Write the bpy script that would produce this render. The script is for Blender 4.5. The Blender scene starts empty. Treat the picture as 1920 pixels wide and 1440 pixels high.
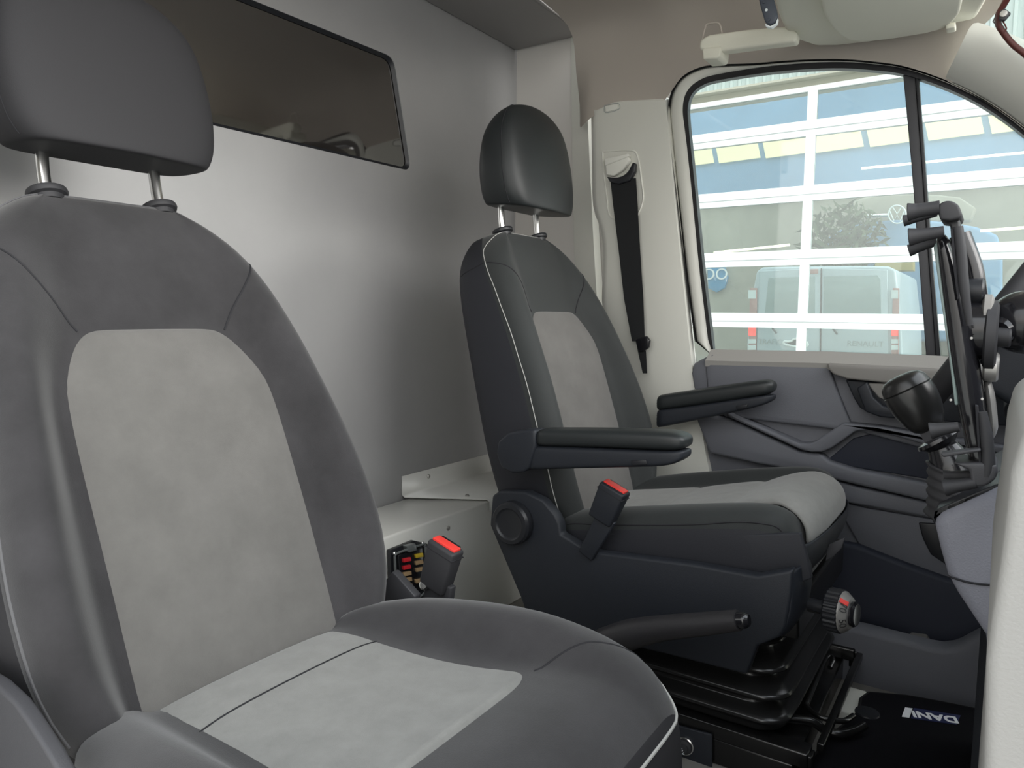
import bpy, bmesh, math, random
from mathutils import Vector, Matrix
random.seed(7)
scene = bpy.context.scene
COL = scene.collection

# ------------------------------------------------------------------ camera
YAW, PITCH, ROLL = [math.radians(a) for a in (33.7425, 5.3378, 0.6018)]
FPX = 1370.338
CAMZ = 0.80
CF = Vector((-math.sin(YAW)*math.cos(PITCH), math.cos(YAW)*math.cos(PITCH), -math.sin(PITCH)))
CR = Vector((math.cos(YAW), math.sin(YAW), 0)); CU = CR.cross(CF)
CR, CU = CR*math.cos(ROLL)+CU*math.sin(ROLL), CU*math.cos(ROLL)-CR*math.sin(ROLL)
CC = Vector((0, 0, CAMZ))
cd = bpy.data.cameras.new('camera'); cam = bpy.data.objects.new('camera', cd); COL.objects.link(cam)
cd.sensor_width = 36; cd.lens = FPX*36/1920; cd.clip_start = 0.02; cd.clip_end = 200
cam.matrix_world = Matrix.Translation(CC) @ Matrix((CR, CU, -CF)).transposed().to_4x4()
scene.camera = cam

# ------------------------------------------------------------------ light
scene.view_settings.view_transform = 'Standard'
scene.view_settings.look = 'None'
scene.view_settings.gamma = 1.0
scene.view_settings.use_curve_mapping = False
scene.view_settings.exposure = 1.8
w = bpy.data.worlds.new('overcast_sky'); scene.world = w; w.use_nodes = True
nt = w.node_tree; nt.nodes.clear()
out = nt.nodes.new('ShaderNodeOutputWorld'); bg = nt.nodes.new('ShaderNodeBackground')
geo = nt.nodes.new('ShaderNodeTexCoord'); sep = nt.nodes.new('ShaderNodeSeparateXYZ')
rmp = nt.nodes.new('ShaderNodeValToRGB'); mp = nt.nodes.new('ShaderNodeMapRange')
mp.inputs[1].default_value = -0.1; mp.inputs[2].default_value = 1.0
rmp.color_ramp.elements[0].color = (0.64, 0.62, 0.58, 1); rmp.color_ramp.elements[0].position = 0.05
rmp.color_ramp.elements[1].color = (0.84, 0.92, 1.0, 1)
e = rmp.color_ramp.elements.new(0.25); e.color = (1.0, 0.98, 0.945, 1)
nt.links.new(geo.outputs['Generated'], sep.inputs[0]); nt.links.new(sep.outputs[2], mp.inputs[0])
nt.links.new(mp.outputs[0], rmp.inputs[0]); nt.links.new(rmp.outputs[0], bg.inputs[0]); nt.links.new(bg.outputs[0], out.inputs[0])
# overcast sky brighter ahead of the vehicle than beside it
dv_ = nt.nodes.new('ShaderNodeVectorMath'); dv_.operation = 'DOT_PRODUCT'; dv_.inputs[1].default_value = (0.93, 0.05, 0.30)
mr_ = nt.nodes.new('ShaderNodeMapRange'); mr_.inputs[1].default_value = -1; mr_.inputs[2].default_value = 1; mr_.inputs[3].default_value = 0.32; mr_.inputs[4].default_value = 1.15
nt.links.new(geo.outputs['Generated'], dv_.inputs[0]); nt.links.new(dv_.outputs['Value'], mr_.inputs[0]); nt.links.new(mr_.outputs[0], bg.inputs[1])
sd = bpy.data.lights.new('sun', 'SUN'); sd.energy = 0.6; sd.angle = math.radians(40); sd.color = (1, 0.98, 0.94)
sun = bpy.data.objects.new('sun', sd); COL.objects.link(sun)
sun.rotation_euler = Vector((-0.85, 0.02, -0.40)).to_track_quat('-Z', 'Y').to_euler()

# ------------------------------------------------------------------ helpers
def ray(px, py): return CF + CR*((px-960)/FPX) + CU*((720-py)/FPX)
def on(px, py, ax, v):
    d = ray(px, py); return CC + d*((v-CC[ax])/d[ax])
def ox(px, py, v): return on(px, py, 0, v)
def oy(px, py, v): return on(px, py, 1, v)
def oz(px, py, v): return on(px, py, 2, v)

MATS = {}
def mat(name, rgb, rough=0.6, metal=0.0, bump=None, var=None, spec=0.5, sheen=0.0, coat=0.0, emit=None, trans=0.0, ior=1.45, stretch=None):
    m = bpy.data.materials.new(name); m.use_nodes = True
    n = m.node_tree.nodes; l = m.node_tree.links; b = n['Principled BSDF']
    b.inputs['Base Color'].default_value = (*rgb, 1); b.inputs['Roughness'].default_value = rough
    b.inputs['Metallic'].default_value = metal; b.inputs['Specular IOR Level'].default_value = spec
    b.inputs['Sheen Weight'].default_value = sheen; b.inputs['Coat Weight'].default_value = coat
    b.inputs['Sheen Roughness'].default_value = 0.5
    b.inputs['Transmission Weight'].default_value = trans; b.inputs['IOR'].default_value = ior
    tc = n.new('ShaderNodeTexCoord'); mp_ = n.new('ShaderNodeMapping'); l.new(tc.outputs['Object'], mp_.inputs[0])
    if stretch: mp_.inputs['Scale'].default_value = stretch
    if emit:
        b.inputs['Emission Color'].default_value = (*emit[0], 1); b.inputs['Emission Strength'].default_value = emit[1]
    if bump:
        t = n.new('ShaderNodeTexNoise'); t.inputs['Scale'].default_value = bump[0]; t.inputs['Detail'].default_value = 3
        bp = n.new('ShaderNodeBump'); bp.inputs['Strength'].default_value = bump[1]; bp.inputs['Distance'].default_value = 0.001
        l.new(mp_.outputs[0], t.inputs[0]); l.new(t.outputs[0], bp.inputs['Height']); l.new(bp.outputs[0], b.inputs['Normal'])
    if var:   # (scale, amount): mottled wear of the stuff itself
        t = n.new('ShaderNodeTexNoise'); t.inputs['Scale'].default_value = var[0]; t.inputs['Detail'].default_value = 6; t.inputs['Roughness'].default_value = 0.65
        r = n.new('ShaderNodeValToRGB'); a = var[1]
        r.color_ramp.elements[0].position = 0.3; r.color_ramp.elements[1].position = 0.72
        r.color_ramp.elements[0].color = (*[c*(1-a) for c in rgb], 1); r.color_ramp.elements[1].color = (*[min(1, c*(1+a)) for c in rgb], 1)
        l.new(mp_.outputs[0], t.inputs[0]); l.new(t.outputs[0], r.inputs[0]); l.new(r.outputs[0], b.inputs['Base Color'])
    MATS[name] = m; return m
mat('fabric_dark', (0.031, 0.030, 0.032), 0.85, bump=(900, 0.25), var=(9, 0.30), sheen=0.25, spec=0.3)
mat('fabric_side', (0.019, 0.020, 0.025), 0.6, bump=(700, 0.2), spec=0.4)
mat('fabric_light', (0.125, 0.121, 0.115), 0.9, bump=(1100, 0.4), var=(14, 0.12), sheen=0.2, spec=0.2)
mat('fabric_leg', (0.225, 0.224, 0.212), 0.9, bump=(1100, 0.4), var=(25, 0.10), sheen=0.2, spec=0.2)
mat('fabric_driver', (0.021, 0.024, 0.024), 0.7, bump=(900, 0.2), var=(5, 0.15), sheen=0.15, spec=0.4)
mat('leather_driver', (0.017, 0.020, 0.021), 0.42, bump=(1200, 0.15), spec=0.5)
mat('leather_passenger', (0.026, 0.0255, 0.028), 0.7, bump=(1200, 0.12), spec=0.4)
mat('seam', (0.015, 0.015, 0.018), 0.8)
mat('piping_light', (0.42, 0.42, 0.40), 0.6)
mat('piping_dark', (0.09, 0.09, 0.095), 0.5)
mat('chrome', (0.92, 0.92, 0.90), 0.22, 1.0)
mat('plastic_black', (0.014, 0.015, 0.018), 0.38, bump=(600, 0.08))
mat('plastic_navy', (0.016, 0.0185, 0.024), 0.5, bump=(800, 0.25), spec=0.4)
mat('plastic_gloss', (0.010, 0.010, 0.012), 0.18, coat=0.3)
mat('plastic_charcoal', (0.05, 0.05, 0.055), 0.5, bump=(800, 0.2))
mat('rubber', (0.028, 0.028, 0.031), 0.6)
mat('bellows_black', (0.014, 0.014, 0.014), 0.24, bump=(400, 0.1), spec=0.6)
mat('metal_black', (0.008, 0.008, 0.008), 0.22, spec=0.6)
mat('red_button', (0.75, 0.05, 0.04), 0.35)
mat('door_panel', (0.135, 0.14, 0.158), 0.55, bump=(700, 0.35), spec=0.4)
mat('door_dark', (0.028, 0.032, 0.046), 0.6, bump=(700, 0.2), spec=0.3)
mat('door_rail', (0.24, 0.23, 0.215), 0.45)
mat('console_grey', (0.21, 0.215, 0.25), 0.5, bump=(500, 0.5))
mat('trim_light', (0.70, 0.70, 0.64), 0.45, spec=0.4)
mat('headliner', (0.44, 0.40, 0.355), 0.95, bump=(1500, 0.3), spec=0.1)
mat('visor_beige', (0.78, 0.77, 0.66), 0.8, bump=(900, 0.15), spec=0.2)
mat('bulkhead', (0.38, 0.38, 0.382), 0.36, 0.38, bump=(30, 0.04), var=(3, 0.05), spec=0.5)
mat('shelf_grey', (0.26, 0.25, 0.245), 0.5, spec=0.3)
mat('side_wall', (0.58, 0.56, 0.53), 0.4, spec=0.4)
mat('box_paint', (0.62, 0.62, 0.585), 0.28, spec=0.5)
mat('dark_glass', (0.02, 0.018, 0.017), 0.04, spec=1.0, ior=1.9)
mat('floor_rubber', (0.20, 0.19, 0.175), 0.7, bump=(300, 0.3))
mat('carpet', (0.010, 0.010, 0.012), 1.0, bump=(700, 1.0), spec=0.05)
mat('carpet_edge', (0.006, 0.006, 0.007), 0.8)
mat('label_navy', (0.008, 0.014, 0.07), 0.7)
mat('white_print', (0.85, 0.87, 0.9), 0.6)
mat('belt', (0.012, 0.013, 0.014), 0.6, bump=(900, 0.3), spec=0.3)
mat('silver', (0.45, 0.44, 0.42), 0.35, 0.6)
mat('dark_print', (0.03, 0.03, 0.03), 0.6)
mat('clear_plastic', (0.12, 0.13, 0.13), 0.2)
mat('fuse_red', (0.55, 0.02, 0.03), 0.4); mat('fuse_yellow', (0.55, 0.40, 0.03), 0.4); mat('fuse_tan', (0.38, 0.26, 0.14), 0.5)
mat('garage_white', (0.8, 0.83, 0.83), 0.5)
mat('groove_grey', (0.35, 0.38, 0.38), 0.6)
mat('header_beige', (0.42, 0.41, 0.34), 0.7)
mat('cladding', (0.42, 0.49, 0.47), 0.5)
mat('workshop_wall', (0.36, 0.34, 0.28), 0.9, var=(0.6, 0.25))
mat('workshop_floor', (0.3, 0.29, 0.26), 0.7)
mat('reflection_blue', (0.19, 0.34, 0.52), 0.8, var=(0.5, 0.15))
mat('canopy_reflection_yellow', (0.5, 0.45, 0.28), 0.8, emit=((1.0, 0.90, 0.58), 0.22))
mat('tube_light', (1, 0.95, 0.7), 0.5, emit=((1.0, 0.9, 0.55), 0.5))
mat('van_silver', (0.46, 0.52, 0.56), 0.4, 0.1, var=(0.8, 0.08))
mat('van_glass', (0.24, 0.31, 0.31), 0.1, spec=0.8)
mat('lamp_red', (0.75, 0.05, 0.045), 0.3, emit=((1, 0.08, 0.05), 0.25))
mat('lamp_dull_red', (0.42, 0.22, 0.20), 0.4)
mat('lamp_white', (0.7, 0.75, 0.76), 0.3)
mat('leaf', (0.07, 0.10, 0.05), 0.8)
mat('mirrored_bark', (0.10, 0.08, 0.06), 0.9)
mat('asphalt', (0.46, 0.46, 0.43), 0.9, var=(2, 0.15))
mat('sign_blue', (0.02, 0.24, 0.46), 0.5)
mat('cardboard', (0.42, 0.33, 0.2), 0.9); mat('yellow_paint', (0.35, 0.28, 0.09), 0.7)
mat('sunshade', (0.45, 0.53, 0.53), 0.5, stretch=(40, 1, 1), var=(2, 0.15))
mat('knob_leather', (0.012, 0.012, 0.012), 0.28, spec=0.6)
mat('bordeaux', (0.10, 0.025, 0.02), 0.5)
mat('brake_grip', (0.024, 0.023, 0.025), 0.45, bump=(900, 0.3))
mat('pad_teal', (0.22, 0.28, 0.27), 0.25)
mat('sill_daylit', (0.33, 0.32, 0.30), 0.5)
mat('fascia_grey', (0.34, 0.335, 0.32), 0.55, bump=(500, 0.3))
mat('remote', (0.06, 0.07, 0.09), 0.5)

def glass(name, tint, haze, refl=1.0):
    m = bpy.data.materials.new(name); m.use_nodes = True
    n = m.node_tree.nodes; l = m.node_tree.links; n.clear()
    o = n.new('ShaderNodeOutputMaterial'); t = n.new('ShaderNodeBsdfTransparent'); t.inputs[0].default_value = (*tint, 1)
    g = n.new('ShaderNodeBsdfGlossy'); g.inputs['Roughness'].default_value = 0.02
    d = n.new('ShaderNodeBsdfTranslucent'); d.inputs[0].default_value = (0.95, 1, 0.97, 1)
    fr = n.new('ShaderNodeFresnel'); fr.inputs[0].default_value = 1.5
    mu = n.new('ShaderNodeMath'); mu.operation = 'MULTIPLY'; mu.inputs[1].default_value = refl
    m1 = n.new('ShaderNodeMixShader'); m2 = n.new('ShaderNodeMixShader'); m1.inputs[0].default_value = haze
    l.new(t.outputs[0], m1.inputs[1]); l.new(d.outputs[0], m1.inputs[2])
    l.new(fr.outputs[0], mu.inputs[0]); l.new(mu.outputs[0], m2.inputs[0]); l.new(m1.outputs[0], m2.inputs[1]); l.new(g.outputs[0], m2.inputs[2])
    l.new(m2.outputs[0], o.inputs[0]); MATS[name] = m
glass('door_glass', (0.95, 0.98, 0.97), 0.035)
glass('pane_glass', (0.90, 0.95, 0.94), 0.03, 1.6)

def link(name, me, m, parent=None, kind=None):
    o = bpy.data.objects.new(name, me); COL.objects.link(o)
    if m and not me.materials: me.materials.append(MATS[m])
    if parent: o.parent = parent; o.matrix_parent_inverse = Matrix.Translation(parent.matrix_world.translation).inverted() if False else Matrix()
    if kind: o['kind'] = kind
    return o
def mesh(name, vs, fs, m, parent=None, smooth=True, kind=None, sub=0, bevel=0, angle=40, solid=0):
    """world-space vertices; stored relative to the parent thing's base"""
    off = base_of(parent)
    me = bpy.data.meshes.new(name); me.from_pydata([tuple(Vector(v)-off) for v in vs], [], fs)
    bm = bmesh.new(); bm.from_mesh(me)
    bmesh.ops.remove_doubles(bm, verts=bm.verts, dist=1e-6)
    bmesh.ops.recalc_face_normals(bm, faces=bm.faces)
    if bevel:
        es = [e_ for e_ in bm.edges if len(e_.link_faces) == 2 and e_.calc_face_angle(0) > math.radians(30)]
        bmesh.ops.bevel(bm, geom=es, offset=bevel, segments=3, profile=0.5, affect='EDGES', clamp_overlap=True)
    bm.to_mesh(me); bm.free()
    if smooth:
        for p in me.polygons: p.use_smooth = True
        if angle < 180: me.set_sharp_from_angle(angle=math.radians(angle))
    o = link(name, me, m, parent, kind)
    if solid:
        s = o.modifiers.new('thick', 'SOLIDIFY'); s.thickness = solid; s.offset = 0
    if sub:
        s = o.modifiers.new('sub', 'SUBSURF'); s.levels = sub; s.render_levels = sub
    return o
BASE = {}
def base_of(o):
    v = Vector((0, 0, 0))
    while o is not None:
        v = v + o.location; o = o.parent
    return v
def thing(name, loc, label, cat, group=None, kind=None):
    o = bpy.data.objects.new(name, None); COL.objects.link(o); o.location = loc; o.empty_display_size = 0.05
    o['label'] = label; o['category'] = cat
    if group: o['group'] = group
    if kind: o['kind'] = kind
    return o
def tag(o, label, cat, group=None, kind=None):
    o['label'] = label; o['category'] = cat
    if group: o['group'] = group
    if kind: o['kind'] = kind
    return o
def prism(name, pts, vec, m, parent=None, bevel=0.0, kind=None, angle=40, smooth=True):
    """polygon (world points) extruded by vec"""
    n = len(pts); v = [Vector(p) for p in pts]; v2 = [p+Vector(vec) for p in v]
    fs = [list(range(n)), list(range(2*n-1, n-1, -1))] + [[i, (i+1) % n, n+(i+1) % n, n+i] for i in range(n)]
    return mesh(name, v+v2, fs, m, parent, smooth, kind, bevel=bevel, angle=angle)
def pxprism(name, px, y0, y1, m, parent=None, bevel=0.003, kind=None):
    """outline read on the plane y=y0, extruded straight along y to y1"""
    return prism(name, [oy(a, b, y0) for a, b in px], (0, y1-y0, 0), m, parent, bevel, kind)
def box(name, lo, hi, m, parent=None, bevel=0.0, kind=None):
    (a, b, c), (d, e_, f) = lo, hi
    return prism(name, [(a, b, c), (d, b, c), (d, e_, c), (a, e_, c)], (0, 0, f-c), m, parent, bevel, kind)
def obox(name, c, axes, dims, m, parent=None, bevel=0.0, taper=1.0):
    c = Vector(c); X, Y, Z = [Vector(a).normalized() for a in axes]; a, b, d = [q/2 for q in dims]
    vs = []
    for z, t in ((-d, 1), (d, taper)):
        for x, y in ((-a, -b), (a, -b), (a, b), (-a, b)): vs.append(c+X*x*t+Y*y*t+Z*z)
    return mesh(name, vs, [[0, 1, 2, 3], [7, 6, 5, 4], [0, 4, 5, 1], [1, 5, 6, 2], [2, 6, 7, 3], [3, 7, 4, 0]], m, parent, bevel=bevel)
def smoothpath(pts, k=6):
    P = [Vector(p) for p in pts]; P = [P[0]*2-P[1]]+P+[P[-1]*2-P[-2]]; o = []
    for i in range(1, len(P)-2):
        for j in range(k):
            t = j/k; a, b, c, d = P[i-1:i+3]
            o.append(0.5*((2*b)+(c-a)*t+(2*a-5*b+4*c-d)*t*t+(3*b-a-3*c+d)*t**3))
    o.append(P[-2]); return o
def loft(name, rings, m, parent=None, caps=True, close=False, sub=0, kind=None, angle=50):
    n = len(rings[0]); vs = [p for r in rings for p in r]; fs = []
    R = len(rings)
    for i in range(R if close else R-1):
        for j in range(n):
            fs.append([i*n+j, i*n+(j+1) % n, ((i+1) % R)*n+(j+1) % n, ((i+1) % R)*n+j])
    if caps and not close: fs += [list(range(n)), list(range((R-1)*n, R*n))[::-1]]
    return mesh(name, vs, fs, m, parent, kind=kind, sub=sub, angle=angle)
def tube(name, pts, r, m, parent=None, seg=12, smooth=6, close=False, flat=None, up=None):
    P = smoothpath(pts, smooth) if smooth else [Vector(p) for p in pts]
    if close: P = P[:-1]
    rs = r if isinstance(r, (list, tuple)) else None
    rings = []; ref = Vector(up) if up else Vector((0, 0, 1)); prev = None
    N = len(P)
    for i, p in enumerate(P):
        t = (P[(i+1) % N]-P[i-1]) if close else (P[min(i+1, N-1)]-P[max(i-1, 0)])
        t.normalize()
        if prev is None:
            a = t.cross(ref)
            if a.length < 1e-3: a = t.cross(Vector((1, 0, 0)))
        else: a = prev-t*prev.dot(t)
        a.normalize(); prev = a; b = t.cross(a)
        if rs:
            q = i/(N-1)*(len(rs)-1); k = min(int(q), len(rs)-2); rr = rs[k]+(rs[k+1]-rs[k])*(q-k)
        else: rr = r
        fl = flat or 1
        rings.append([p+a*(rr*math.cos(2*math.pi*s/seg))+b*(rr*fl*math.sin(2*math.pi*s/seg)) for s in range(seg)])
    return loft(name, rings, m, parent, close=close)
def lathe(name, c, axis, prof, m, parent=None, seg=32, fn=None, angle=35):
    """prof = [(radius, height along axis)]"""
    c = Vector(c); A = Vector(axis).normalized(); X = A.cross(Vector((0, 0, 1)))
    if X.length < 1e-3: X = Vector((1, 0, 0))
    X.normalize(); Y = A.cross(X); rings = []
    for r, h in prof:
        rings.append([c+A*h+(X*math.cos(2*math.pi*s/seg)+Y*math.sin(2*math.pi*s/seg))*(r*(fn(s) if fn else 1)) for s in range(seg)])
    return loft(name, rings, m, parent, angle=angle)
def text(name, s, c, xa, ya, size, m, parent=None, ext=0.0004, bold=0, align='CENTER'):
    cu = bpy.data.curves.new(name, 'FONT'); cu.body = s; cu.size = size; cu.extrude = ext; cu.align_x = align; cu.align_y = 'CENTER'; cu.offset = bold
    t = bpy.data.objects.new('t', cu); COL.objects.link(t)
    dg = bpy.context.evaluated_depsgraph_get(); me = bpy.data.meshes.new_from_object(t.evaluated_get(dg)); bpy.data.objects.remove(t)
    X = Vector(xa).normalized(); Y = Vector(ya); Y = (Y-X*Y.dot(X)).normalized(); Z = X.cross(Y)
    me.transform(Matrix.Translation(Vector(c)-base_of(parent)) @ Matrix((X, Y, Z)).transposed().to_4x4())
    me.materials.clear(); return link(name, me, m, parent)
from mathutils.bvhtree import BVHTree
def snapper(o):
    dg = bpy.context.evaluated_depsgraph_get(); dg.update(); ev = o.evaluated_get(dg); me = ev.to_mesh()
    off = base_of(o); bv = BVHTree.FromPolygons([v.co+off for v in me.vertices], [list(p.vertices) for p in me.polygons]); ev.to_mesh_clear()
    def f(p, lift=0.0):
        q, n, i, d = bv.find_nearest(Vector(p)); return q+n*lift
    return f
def snap_path(o, pts, lift=0.0, k=4):
    f = snapper(o); return [f(p, lift) for p in smoothpath(pts, k)]
def lerp(tab, x):
    tab = sorted(tab)
    if x <= tab[0][0]: return tab[0][1]
    for (a, b), (c, d) in zip(tab, tab[1:]):
        if x <= c: return b+(d-b)*(x-a)/(c-a)
    return tab[-1][1]

# ================================================================== room shell of the cab
BX = -1.35     # bulkhead plane
# bulkhead with its window opening
def plate_hole(name, outer, inner, vec, m, kind=None, parent=None):
    off = base_of(parent)
    bm = bmesh.new(); vec = Vector(vec); loops = []
    for L in (outer, inner):
        a = [bm.verts.new(Vector(p)-off) for p in L]; b = [bm.verts.new(Vector(p)+vec-off) for p in L]; loops.append((a, b))
    for side in (0, 1):
        es = []
        for L in loops:
            r = L[side]; es += [bm.edges.new((r[i], r[(i+1) % len(r)])) for i in range(len(r))]
        bmesh.ops.triangle_fill(bm, edges=es, use_beauty=True)
    for a, b in loops:
        for i in range(len(a)):
            j = (i+1) % len(a); bm.faces.new((a[i], a[j], b[j], b[i]))
    bmesh.ops.recalc_face_normals(bm, faces=bm.faces)
    me = bpy.data.meshes.new(name); bm.to_mesh(me); bm.free(); return link(name, me, m, parent, kind)
def roundpoly(pts, r, k=5):
    o = []; n = len(pts)
    for i in range(n):
        p = Vector(pts[i]); a = (Vector(pts[i-1])-p); b = (Vector(pts[(i+1) % n])-p); ra = min(r, a.length*.45, b.length*.45)
        A = p+a.normalized()*ra; B = p+b.normalized()*ra
        for j in range(k+1):
            t = j/k; o.append(A*(1-t)**2+p*2*t*(1-t)+B*t*t)
    return o
win = [(BX, -0.3, 1.16), (BX, 1.522, 1.185), (BX, 1.455, 1.462), (BX, -0.3, 1.43)]
winr = roundpoly(win, 0.03)
wall = plate_hole('wall_back', [(BX, -0.6, -0.1), (BX, 2.06, -0.1), (BX, 2.06, 1.8), (BX, -0.6, 1.8)], winr, (-0.02, 0, 0), 'bulkhead', 'structure')
wp = prism('window_1', [p+Vector((-0.011, 0, 0)) for p in winr], (-0.005, 0, 0), 'dark_glass', kind='structure')
def ringstrip(name, A, B, m, parent=None, kind=None, close=True):
    n = len(A); vs = list(A)+list(B); fs = [[i, (i+1) % n, n+(i+1) % n, n+i] for i in range(n if close else n-1)]
    return mesh(name, vs, fs, m, parent, kind=kind, angle=180)
cen = sum(winr, Vector())/len(winr)
sealA = [p+Vector((-0.002, 0, 0)) for p in winr]
sealB = roundpoly([(BX-.009, -0.29, 1.168), (BX-.009, 1.513, 1.193), (BX-.009, 1.448, 1.454), (BX-.009, -0.29, 1.422)], 0.026)
wseal = ringstrip('window_seal', sealA, sealB, 'plastic_black'); wseal.parent = wp
# cargo space behind the pane is closed by the dark glass itself
# shelf above the seats (underside z=1.645), far end rounded
shelf_pts = [(BX+.001, -0.6, 1.645), (BX+.001, 2.02, 1.645), (-1.10, 2.02, 1.645), (-1.10, -0.6, 1.645)]
prof = [(-1.10, 1.93, 1.645), (-1.085, 1.90, 1.65), (-1.06, 1.86, 1.66)]
sh = prism('trim_1', shelf_pts, (0, 0, 0.10), 'shelf_grey', kind='structure', bevel=0.004)
tube('shelf_edge', [(-1.098, .12, 1.651), (-1.098, 1.70, 1.651), (-1.098, 1.88, 1.650), (-1.098, 1.95, 1.640), (-1.098, 1.99, 1.62)], .007, 'shelf_grey', sh, seg=10)
# floor, far side wall, roof
box('floor', (-1.36, -0.4, -0.06), (0.6, 2.0, -0.04), 'floor_rubber', kind='structure')
ground = box('ground', (-14, -12, -0.62), (14, 7.45, -0.60), 'asphalt'); ground['kind'] = 'structure'
wl = prism('wall_left', [(BX, 2.03, -0.06), (-0.775, 2.03, -0.06), (-0.785, 2.03, 1.36), (-0.80, 2.03, 1.42), (-1.0, 2.03, 1.70), (BX, 2.03, 1.70)], (0, 0.02, 0), 'side_wall', kind='structure')
fold = [[oy(x, y, Y) for x, y, Y in ((1070, 62, 2.028), (1083, 62, 2.015), (1097, 60, 2.005), (1108, 60, 2.028))],
        [oy(x, y, Y) for x, y, Y in ((1072, 250, 2.028), (1086, 250, 2.015), (1103, 250, 2.005), (1112, 250, 2.028))],
        [oy(x, y, Y) for x, y, Y in ((1076, 460, 2.028), (1090, 460, 2.012), (1113, 460, 2.000), (1125, 460, 2.028))],
        [oy(x, y, Y) for x, y, Y in ((1090, 700, 2.028), (1104, 700, 2.012), (1128, 700, 2.000), (1140, 700, 2.028))]]
loft('wall_flange', fold, 'trim_light', wl, angle=30)
sc_ = lathe('screw', ox(963, 205, BX+.001), (1, 0, 0), [(0.004, 0), (0.004, .002), (0.002, .004), (0, .004)], 'chrome', wall, 12)

# ---- driver's door window outline in the photograph frame, read on the door plane
WO = [(1341, 664), (1323, 520), (1306, 350), (1294, 235), (1293, 200), (1300, 178), (1318, 163), (1350, 153), (1450, 138), (1560, 131), (1640, 135),
      (1700, 144), (1780, 171), (1850, 207), (1920, 258), (1990, 325), (2060, 400), (2075, 560), (2080, 720), (1900, 705), (1750, 672), (1550, 664)]
def offset(loop, d):
    o = []; n = len(loop)
    for i in range(n):
        a = Vector(loop[i-1]).to_2d() if False else Vector((*loop[i-1], 0)); b = Vector((*loop[(i+1) % n], 0)); t = (b-a).normalized()
        nrm = Vector((t.y, -t.x, 0)); p = Vector((*loop[i], 0))-nrm*(-d); o.append((p.x, p.y))
    return o
def dens(loop, k=5, close=True):
    P = [Vector((*p, 0)) for p in loop]; o = []; n = len(P)
    for i in range(n):
        a, b, c, d = P[i-1], P[i], P[(i+1) % n], P[(i+2) % n]
        sharp = (b-a).angle(c-b, 0) > 0.7 or (c-b).angle(d-c, 0) > 0.7
        for j in range(k):
            t = j/k
            q = b.lerp(c, t) if sharp else 0.5*((2*b)+(c-a)*t+(2*a-5*b+4*c-d)*t*t+(3*b-a-3*c+d)*t**3)
            o.append((q.x, q.y))
    return o
WD = dens(WO)
area = sum(WD[i-1][0]*WD[i][1]-WD[i][0]*WD[i-1][1] for i in range(len(WD)))
sg = 1 if area > 0 else -1
def fwid(a, b):
    if b > 640: return .25
    if a < 1300: return 1
    if a < 1420: return 1-.62*(a-1300)/120
    return max(.12, .38-.26*(a-1420)/380)
def offv(d):
    o = []
    for (a, b), (c, e_) in zip(WD, offset(WD, 10*sg)):
        n_ = Vector((c-a, e_-b)).normalized(); k_ = d if d <= 10 else 10+(d-10)*fwid(a, b) if d < 36 else 10+26*fwid(a, b)+(d-36)*.8
        if b > 640: k_ = min(k_, 6)
        o.append((a+n_.x*k_, b+n_.y*k_))
    return o
def loopY(d, y): return [oy(a, b, y) for a, b in offv(d)]
YD = 1.95
door = thing('door_1', (-0.3, 1.95, 0.0), "driver's door with grey trim panel and side window, behind the driver seat", 'door', kind='structure')
del door['category']
L0 = loopY(-2, YD+.02); L1 = loopY(6, YD-.012); L1b = loopY(3, YD-.012); L2 = [oy(a, b, YD-.006) for a, b in [(q[0]+(w_[0]-q[0])*(1+.45*max(0, min(1, (260-q[1])/100))), q[1]+(w_[1]-q[1])*(1+.45*max(0, min(1, (260-q[1])/100)))) for q, w_ in zip(WD, offv(10))]]; L3 = loopY(31, YD-.018); L4 = loopY(36, YD+.012); L5 = loopY(41, YD-.02)
gl = mesh('window_glass', loopY(2, YD+.012)+loopY(2, YD+.016), [list(range(len(WD))), list(range(len(WD), 2*len(WD)))[::-1]], 'door_glass', door, smooth=False)
ringstrip('window_seal', L0, L1b, 'plastic_black', door); ringstrip('window_seal', L1b, L2, 'rubber', door)
fr = mesh('window_frame', L2+L3+L4, [[i, (i+1) % len(WD), len(WD)+(i+1) % len(WD), len(WD)+i] for i in range(len(WD))]+[[len(WD)+i, len(WD)+(i+1) % len(WD), 2*len(WD)+(i+1) % len(WD), 2*len(WD)+i] for i in range(len(WD))], 'trim_light', door, angle=180)
tr = ringstrip('trim_2', L4, L5, 'seam', kind='structure')
# window divider post
dv = pxprism('window_divider', [(1693, 138), (1716, 140), (1728, 300), (1741, 480), (1756, 676), (1737, 676), (1722, 480), (1708, 300)], YD-.004, YD+.02, 'plastic_charcoal', door, 0.002)
pxprism('divider_seal', [(1716, 138), (1722, 142), (1734, 300), (1747, 480), (1764, 676), (1756, 676), (1741, 480), (1728, 300)], YD-.008, YD+.018, 'plastic_black', door, 0.001)

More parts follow.
